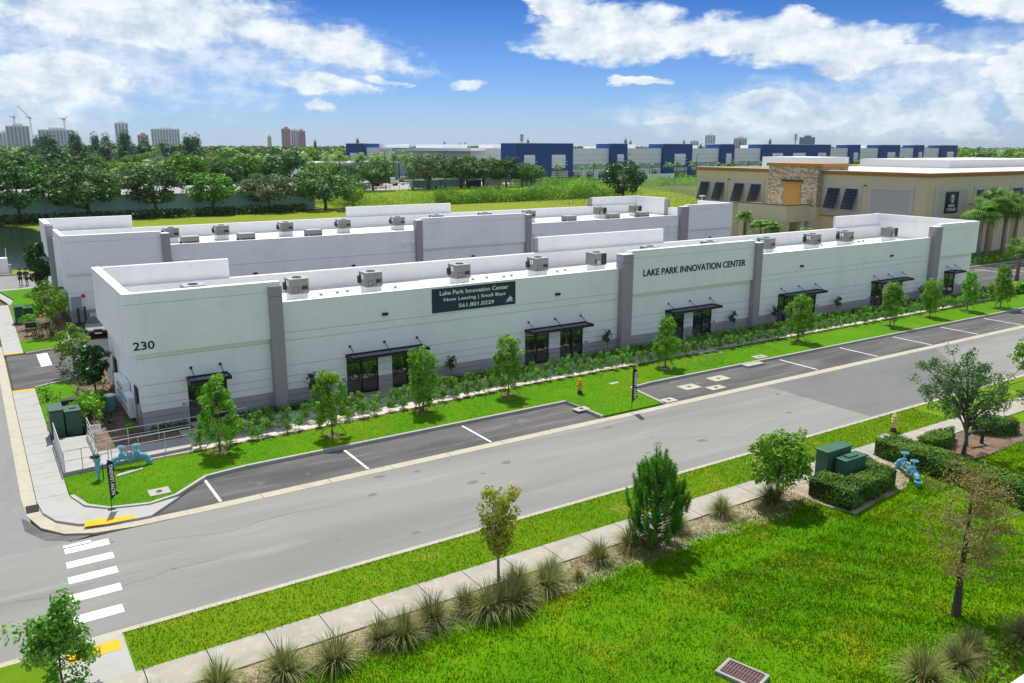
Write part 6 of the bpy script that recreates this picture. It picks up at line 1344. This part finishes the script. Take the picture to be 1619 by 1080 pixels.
# ------------------------------------------------ two people and a car
def person(x, y, rz, lab, shirt, pants, arm, s=1.05):
    p = thing('person', (x, y, .12), lab, 'person', None, rz if rz else .001); p.scale = (s, s, s)
    V = [(0, 0, .95), (0, 0, 1.15), (0, .01, 1.38), (0, 0, 1.50), (0, -.01, 1.58), (0, -.02, 1.70),
         (.09, 0, .90), (.10, -.03, .50), (.10, .02, .08), (.11, -.12, .04), (-.09, 0, .90), (-.10, .05, .50), (-.10, .08, .08), (-.11, -.06, .04),
         (.19, 0, 1.40), (.25, .0, 1.14), arm[0], arm[1], (-.19, 0, 1.40), (-.26, .02, 1.14), (-.24, -.04, .90), (-.24, -.06, .80)]
    Ed = [(0, 1), (1, 2), (2, 3), (3, 4), (4, 5), (0, 6), (6, 7), (7, 8), (8, 9), (0, 10), (10, 11), (11, 12), (12, 13), (2, 14), (14, 15), (15, 16), (16, 17), (2, 18), (18, 19), (19, 20), (20, 21)]
    rad = [.15, .13, .16, .065, .06, .105, .095, .065, .045, .04, .095, .065, .045, .04, .06, .05, .04, .035, .06, .05, .04, .035]
    def sk(nm, V, Ed, rad, m):
        me = bpy.data.meshes.new(nm); me.from_pydata(V, Ed, []); me.materials.append(m); o = link(nm, me, p)
        md = o.modifiers.new('skin', 'SKIN'); sv_ = me.skin_vertices[0].data
        for i, r_ in enumerate(rad): sv_[i].radius = (r_, r_*.85)
        sv_[0].use_root = True; md.use_smooth_shade = True; ss = o.modifiers.new('subsurf', 'SUBSURF'); ss.levels = 1; ss.render_levels = 1; return o
    sk('body', V, Ed, rad, SKIN)
    sk('shirt', [(0, 0, .92), (0, 0, 1.15), (0, .01, 1.38), (0, 0, 1.46), (.19, 0, 1.40), (.25, 0, 1.2), (-.19, 0, 1.40), (-.255, .02, 1.2)], [(0, 1), (1, 2), (2, 3), (2, 4), (4, 5), (2, 6), (6, 7)], [.175, .155, .18, .10, .08, .075, .08, .075], shirt)
    sk('shorts', [(0, 0, .97), (.09, 0, .88), (.10, -.02, .56), (-.09, 0, .88), (-.10, .03, .56)], [(0, 1), (1, 2), (0, 3), (3, 4)], [.17, .115, .10, .115, .10], pants)
    MB().lathe((0, -.01, 1.68), [(.10, 0), (.118, .06), (.10, .13), (.04, .165)], 12).build('hair', CLOTHK, p)
    f = MB().lathe((0, -.128, 1.66), [(.02, -.02), (.018, .0), (.008, .03)], 6).box(-.05, -.025, -.125, -.115, 1.70, 1.715).box(.025, .05, -.125, -.115, 1.70, 1.715); f.build('face', SKIN, p)
    MB().box(-.15, -.05, -.20, .09, 0, .07).box(.05, .15, -.24, .05, 0, .07).build('shoe', CLOTHK, p)
    hd = MB()
    for hx, hy, hz in (arm[1], (-.24, -.06, .80)):
        for k in range(4): hd.tube([(hx-.025+.017*k, hy, hz), (hx-.025+.017*k, hy-.02, hz-.05-.01*(k % 3)), (hx-.025+.017*k, hy-.035, hz-.085-.008*(k % 3))], [.009, .008, .006], 5)
        hd.tube([(hx+.03, hy-.01, hz+.02), (hx+.05, hy-.03, hz-.03)], [.010, .007], 5)
    hd.build('hand', SKIN, p)
person(5.0, 55.9, .4, 'person in dark clothes walking beside another on the far kerb, on the left', CLOTHT, CLOTHK, ((.24, -.16, 1.02), (.18, -.26, 1.10)))
person(5.55, 55.6, -.5, 'person in black clothes with pale raised arms, right one of the pair', CLOTHK, CLOTHK, ((.22, -.20, 1.18), (.10, -.27, 1.32)))
def car(name, x, y, z, rz, paint, lab, cat='car', grp=None, L=4.5, Wd=1.8, truck=False):
    c = thing(name, (x, y, z), lab, cat, grp, rz if rz else .0001); h = Wd/2
    prof = [(-L/2, .35), (-L/2, .75), (-L/2+.25, .95), (-L*.28, 1.0), (-L*.27, 1.0), (L*.28, .98), (L/2-.35, .85), (L/2, .7), (L/2, .35)]
    def ext(p2, w0, w1, m, nm):
        n = len(p2); v = [(a, -(w0 if b < 1.02 else w1), b) for a, b in p2]+[(a, (w0 if b < 1.02 else w1), b) for a, b in p2]
        return MB().add(v, [tuple(range(n)), tuple(range(2*n-1, n-1, -1))]+[((i+1) % n, i, n+i, n+(i+1) % n) for i in range(n)]).build(nm, m, c, bevel=.05)
    ext(prof, h, h, paint, 'body')
    cab = [(-L*.40, .96), (-L*.26, 1.40), (L*.10, 1.42), (L*.27, .96)] if not truck else [(-.1, .96), (-.02, 1.62), (L*.20, 1.62), (L*.32, .96)]
    ext(cab, h*.94, h*.76, CARG, 'cabin_glass'); r0_, r1_ = cab[1][0]+.04, cab[2][0]-.04; MB().box(r0_, r1_, -h*.74, h*.74, cab[1][1]-.01, cab[1][1]+.035).build('cabin_roof', paint, c, bevel=.02)
    for px in (r0_, (r0_+r1_)/2, r1_):
        for s in (-1, 1): MB().bar((px, s*h*.80, cab[1][1]), (px*1.0+(.0 if px == (r0_+r1_)/2 else (.35 if px > 0 else -.3)), s*h*.945, .97), .06).build('pillar', paint, c)
    for wx in (-L*.31, L*.31):
        for s in (-1, 1):
            w_ = MB().tube([(wx, s*(h-.2), .33), (wx, s*(h+.01), .33)], .33, 16).build('wheel', TYRE, c); MB().tube([(wx, s*(h+.005), .33), (wx, s*(h+.02), .33)], .20, 12).build('rim', CHROME, w_)
    for s in (-1, 1):
        MB().box(L/2-.10, L/2+.01, s*h*.55-.2, s*h*.55+.2, .60, .76).build('headlight', LABELW, c); MB().box(-L/2-.01, -L/2+.08, s*h*.7-.14, s*h*.7+.14, .7, .85).build('tail_light', REDS, c)
    MB().box(L/2-.02, L/2+.02, -.35, .35, .42, .58).build('grille', DARK, c); MB().box(L/2, L/2+.03, -.25, .25, .36, .46).build('number_plate', LABELW, c)
    return c
car('parked_car', 8.95, 27.6, .003, R(-100), CARK, 'shiny black car parked in the court by the rear building corner', 'car', None, 4.6, 1.85)
ygrp = 'vehicles parked in the far yard'
yl_ = [(109, 224, CARS, 'small silver car parked at the left of the far yard', False, 4.5), (114.5, 223, CARB, 'dark blue pickup nose-out in the far yard', True, 5.6), (118.3, 224, CARW, 'white pickup beside the dark blue one in the far yard', True, 5.6), (126, 243, CARW, 'white van-like car behind the yard trees', False, 5.2), (131, 247, CARS, 'silver car behind the dark red truck', False, 4.5), (143, 246, CARW, 'white truck cab in the middle of the far yard', True, 5.8), (152, 241, CARS, 'silver car behind the teal trailers', False, 4.6), (156, 244, CARW, 'white car behind the teal trailers, second', False, 4.6), (160.5, 246, CARW, 'white pickup behind the teal trailers, third', True, 5.4), (166, 250, CARS, 'silver car behind the teal trailers, fourth', False, 4.6), (102, 226, CARB, 'dark blue car by the yard entrance', False, 4.5), (121, 262, CARW, 'white car deep in the far yard', False, 4.6), (148, 262, CARB, 'blue car deep in the far yard', False, 4.5)]
for i, (x, y, m, lab, tr_, L) in enumerate(yl_): car('parked_pickup' if tr_ else 'parked_car', x, y, .02, R(-20+(i*37) % 60), m, lab, 'pickup' if tr_ else 'car', ygrp, L, 1.95, tr_)
tk = thing('flatbed_truck', (133, 244, 0), 'dark red flatbed truck with white cab in the far yard', 'truck'); MB().box(127.5, 134.5, 243, 245.4, 1.0, 3.1).build('cargo_bed', CARR, tk); MB().box(134.6, 136.6, 243, 245.4, .6, 3.0).box(136.6, 138.2, 243.1, 245.3, .6, 1.8).build('cab', CARW, tk, bevel=.1); MB().box(136.5, 136.62, 243.15, 245.25, 1.9, 2.8).build('windscreen', CARG, tk)
for wx in (128.6, 129.8, 137): MB().tube([(wx, 242.9, .5), (wx, 245.5, .5)], .5, 12).build('wheel', TYRE, tk)
def trailer(x0, y0, x1, y1, h, m, lab, ribs=10):
    t = thing('box_trailer', ((x0+x1)/2, (y0+y1)/2, 0), lab, 'trailer', None); d = Vector((x1-x0, y1-y0)); L = d.length; d.normalize(); n = Vector((-d.y, d.x)); p = lambda a, b: tuple(Vector((x0, y0))+d*a+n*b)
    MB().prism([p(0, 0), p(L, 0), p(L, 2.4), p(0, 2.4)], .45, h).build('box_body', m, t)
    for k in range(ribs): a = L*(k+.5)/ribs; MB().prism([p(a-.05, -.06), p(a+.05, -.06), p(a+.05, -.002), p(a-.05, -.002)], .5, h-.05).build('rib', m, t)
    for a in (.6, L-.8): MB().prism([p(a-.15, .3), p(a+.15, .3), p(a+.15, 2.1), p(a-.15, 2.1)], 0, .45).build('support', DARK, t)
TEALT = mat('faded_teal_trailer', (.22, .36, .37), .6, [((.30, .42, .43), .5, .45, .7, .6)]); 
trailer(130.5, 216.5, 140.8, 216.0, 3.0, TEALT, 'faded teal box trailer on the left in the far yard'); trailer(141.3, 216.0, 150.5, 215.4, 3.0, TEALT, 'second faded teal box trailer right of the first'); trailer(157.5, 213.0, 164.5, 212.4, 3.3, mat('pinkish_trailer', (.50, .42, .42), .7), 'pale pinkish box trailer at the right of the far yard')
trailer(97, 222, 101.5, 222, 2.8, CARW, 'white box trailer at the left edge of the far yard', 4); trailer(151.5, 214.5, 156.5, 214, 2.6, DARK, 'dark low trailer between the teal and pinkish ones', 4)
# wire fence along the meadow
WF = thing('wire_fence', (90, 206, 0), 'thin dark wire fence along the far side of the meadow', 'fence'); A, B = Vector((88, 203)), Vector((225, 222)); wf = MB()
for k in range(38): q = A.lerp(B, k/37); MB().tube([(q.x, q.y, 0), (q.x, q.y, 2.0)], .06, 5).build('post', DARK, WF)
for z in (.5, 1.2, 1.95): wf.bar((A.x, A.y, z), (B.x, B.y, z), .035)
wf.build('rail', DARK, WF)
# lamp and utility poles
def lamp_post(x, y, h, lab, grp=None, two=True):
    l = thing('lamp_post', (x, y, 0), lab, 'lamp post', grp); MB().tube([(x, y, 0), (x, y, h)], [.16, .10], 8).build('pole', IRON, l)
    for s in ((-1, 1) if two else (1,)): MB().bar((x, y, h-.1), (x+s*1.0, y, h), .08).box(x+s*1.2-.4, x+s*1.2+.4, y-.25, y+.25, h-.05, h+.12).build('lamp_head', IRON, l)
lamp_post(118.5, 212.0, 13.0, 'tall double-headed lamp post at the edge of the far yard'); lamp_post(168, 262, 12.5, 'single lamp post behind the yard oaks', None, False)
lamp_post(252, 246, 11, 'lamp post left of the second blue entrance block', 'lamp posts before the blue warehouse', False)
for i, xx in enumerate((300, 372, 420, 500, 560)): lamp_post(xx, 235+.165*(xx-205), 10.5, 'thin lamp post before the blue warehouse, behind the tan building', 'lamp posts before the blue warehouse', False)
lp = thing('lamp_post', (94.6, 46.0, 0), 'white topped lamp standard before the tan building windows', 'lamp post'); MB().tube([(94.6, 46, 0), (94.6, 46, 7.2)], .10, 8).build('pole', LABELW, lp); MB().box(94.2, 95.0, 45.7, 46.3, 7.2, 7.4).build('lamp_head', LABELW, lp)
for i, (x, y) in enumerate(((700, 330), (745, 420), (660, 345))):
    up_ = thing('utility_pole', (x, y, 0), 'dark utility pole over the trees right of the blue warehouse', 'utility pole', 'utility poles right of the blue warehouse'); MB().tube([(x, y, 0), (x, y, 15)], .3, 6).build('pole', BARKD, up_); MB().bar((x-1.8, y, 14), (x+1.8, y, 14), .25).build('crossarm', BARKD, up_)
WR = thing('power_line', (700, 330, 13), 'pale power lines crossing the trees right of the blue warehouse', 'power line')
for z in (14, 12.6, 11.4, 10.0): MB().tube([(645, 300, z), (700, 330, z-.6), (760, 340, z), (900, 420, z)], .10, 4).build('wire', PALEW, WR)

# ------------------------------------------------ skyline
def tower(px_az, D, w_, dp, h, m, lab, kind='bands', cat='tower block', grp=None):
    a = R(px_az); x, y = CAM.x+D*sin(a), CAM.y+D*cos(a); t = thing('tower_block', (x, y, 0), lab, cat, grp); ux, uy = cos(a), -sin(a); vx, vy = sin(a), cos(a)
    def q(u0, u1, v0, v1): return [(x+ux*u+vx*v, y+uy*u+vy*v) for u, v in ((u0, v0), (u1, v0), (u1, v1), (u0, v1))]
    MB().prism(q(-w_/2, w_/2, 0, dp), 0, h).build('walls', m, t)
    n = max(3, int(w_/7)); b = MB()
    if kind == 'bands':
        for k in range(n): u = -w_/2+w_*(k+.25)/n; b.prism(q(u, u+w_/n*.5, -.6, -.05), 3, h-3)
        b.build('window_column', FARG, t); s_ = MB()
        for k in range(int(h/3.4)): s_.prism(q(-w_/2, w_/2, -1.0, -.7), 3.4*k, 3.4*k+.9)
        s_.build('balcony_band', m, t)
    MB().prism(q(-w_*.2, w_*.25, dp*.3, dp*.7), h+.01, h+5).build('plant_room', m, t); return x, y, q
def azpx(u): return math.degrees(YAW+math.atan((u-809.5)*cos(PITCH)/(F_PX+(540-232)*0+0)))
# azimuth of each tower (degrees from +Y towards +X), distance, width, depth, height, material
for a_, D, w_, dp, h, m, lab in ((2.35, 2400, 22, 20, 44, FARW, 'pale slim tower at the far left of the skyline'), (3.05, 2300, 48, 30, 57, FARC, 'unfinished grey tower with flat slab top under the cranes'), (5.0, 2350, 76, 30, 50, FARC, 'broad unfinished block right of the first crane tower'), (8.55, 2600, 34, 30, 74, FARW, 'tall pale tower standing alone on the left skyline'), (9.7, 2600, 28, 25, 42, FARP, 'short pinkish tower on the left skyline'), (11.0, 2500, 72, 30, 57, FARW, 'wide white tower slab above the casuarinas'), (17.2, 3000, 13, 14, 44, mat('far_cream', (.80, .68, .46), .85), 'small cream tower left of the red ones'),
                                (18.25, 2500, 25, 26, 60, FARP, 'tallest red-brown tower of the trio left of centre'), (18.78, 2530, 20, 26, 57, FARW, 'middle pale red tower of the trio'), (19.2, 2560, 24, 26, 55, FARP, 'right red-brown tower of the trio'), (46.1, 2800, 32, 30, 49, FARW, 'pale tower over the blue warehouse roof, the taller one'), (48.0, 2900, 42, 30, 40, mat('far_rose', (.66, .57, .57), .85), 'twin-topped pale rose tower over the warehouse roof'), (52.1, 2600, 42, 30, 40, FARG, 'wide glassy block on the skyline right of the warehouse middle'), (45.1, 2700, 26, 30, 30, FARW, 'low white block at the left of the pale tower on the skyline')):
    tower(a_, D, w_, dp, h, m, lab)
def crane(a_, D, h, jib, lab):
    a = R(a_); x, y = CAM.x+D*sin(a), CAM.y+D*cos(a); c = thing('tower_crane', (x, y, 0), lab, 'crane', None); ux, uy = cos(a), -sin(a)
    mst = MB()
    for dx in (-1.2, 1.2): mst.bar((x+ux*dx, y+uy*dx, 0), (x+ux*dx, y+uy*dx, h), .9)
    for k in range(int(h/6)): mst.bar((x-ux*1.2, y-uy*1.2, 6*k), (x+ux*1.2, y+uy*1.2, 6*k+6), .5)
    mst.build('mast', FARC, c); (j0, j1) = jib; j = MB().bar((x, y, h), (x+ux*j0, y+uy*j0, h+j1), 1.5).bar((x, y, h), (x-ux*9, y-uy*9, h+2), 1.8); j.build('jib', FARC, c); MB().box(x-3, x+3, y-3, y+3, h-3, h+2).build('cab', FARC, c)
crane(2.95, 2300, 76, (2, 7), 'small crane on the left of the skyline'); crane(3.75, 2300, 76, (-22, 26), 'crane with long raised jib on the left skyline'); crane(5.5, 2300, 74, (9, 6), 'crane with short jib above the broad unfinished block')
def mast(a_, D, h, lab):
    a = R(a_); x, y = CAM.x+D*sin(a), CAM.y+D*cos(a); t = thing('radio_mast', (x, y, 0), lab, 'mast'); MB().tube([(x, y, 0), (x, y, h)], [.9, .35], 6).build('mast_pole', STEEL, t)
    for z in (.78, .86, .93): MB().lathe((x, y, h*z), [(1.6, 0), (1.6, 1.2)], 8).build('antenna_ring', STEEL, t)
mast(33.7, 700, 24, 'thin radio mast above the first blue entrance block'); mast(51.4, 900, 27, 'thin radio mast with white top over the warehouse roof')

MHC = thing('manhole_cover', (67.5, -15.2, 0), 'dark round manhole cover in the road at the far right', 'manhole cover'); MB().lathe((67.5, -15.2, 0), [(.55, -.02), (.55, .006), (.42, .010)], 20).build('lid', IRON, MHC)
ST = mat('oil_stain', (.15, .148, .145), .7); orr = random.Random(9)
st_ = MB()
for k in range(46):
    x_, y_, r_ = orr.uniform(3, 60), orr.uniform(-18.6, -8.4), orr.uniform(.04, .22)
    if -11.7 < y_ < -11.0 or (29 < x_ < 34.5 and y_ > -11.7): continue
    st_.prism([(x_+r_*orr.uniform(.6, 1.2)*1.6*cos(t_), y_+r_*orr.uniform(.6, 1.1)*sin(t_)) for t_ in [2*pi*j/10 for j in range(10)]], .0045, .0055)
tag(st_.build('oil_stains', ST), kind='stuff')
ck = MB()
for k in range(4):
    x_, y_ = orr.uniform(0, 55), orr.uniform(-18.7, -12); d_ = orr.choice([0, 0, 0, 1.57])+orr.uniform(-.12, .12)
    for j in range(orr.randint(5, 14)):
        L_ = orr.uniform(.3, .7); e_ = (x_+L_*cos(d_), y_+L_*sin(d_))
        if not -18.9 < e_[1] < -11.75: break
        w_ = orr.uniform(.003, .006); nx_, ny_ = -sin(d_)*w_, cos(d_)*w_
        ck.prism([(x_-nx_, y_-ny_), (e_[0]-nx_, e_[1]-ny_), (e_[0]+nx_, e_[1]+ny_), (x_+nx_, y_+ny_)], .0048, .0060); x_, y_ = e_; d_ += orr.choice([-1, 1])*orr.uniform(.05, .3)
tag(ck.build('road_cracks', mat('crack_fill', (.18, .178, .17), .9)), kind='stuff')

# ------------------------------------------------ summer haze in the air
hm = bpy.data.materials.new('haze_air'); hm.use_nodes = True; H_ = NT(hm.node_tree); H_.n.clear()
pvn = H_.new('ShaderNodeVolumePrincipled'); pvn.inputs['Color'].default_value = (.80, .88, 1.0, 1); pvn.inputs['Density'].default_value = .00005; pvn.inputs['Anisotropy'].default_value = .2
H_.l.new(pvn.outputs[0], H_.new('ShaderNodeOutputMaterial').inputs['Volume'])
tag(MB().box(-6500, 9500, -3500, 9500, -3.0, 140).build('haze', hm), kind='stuff')
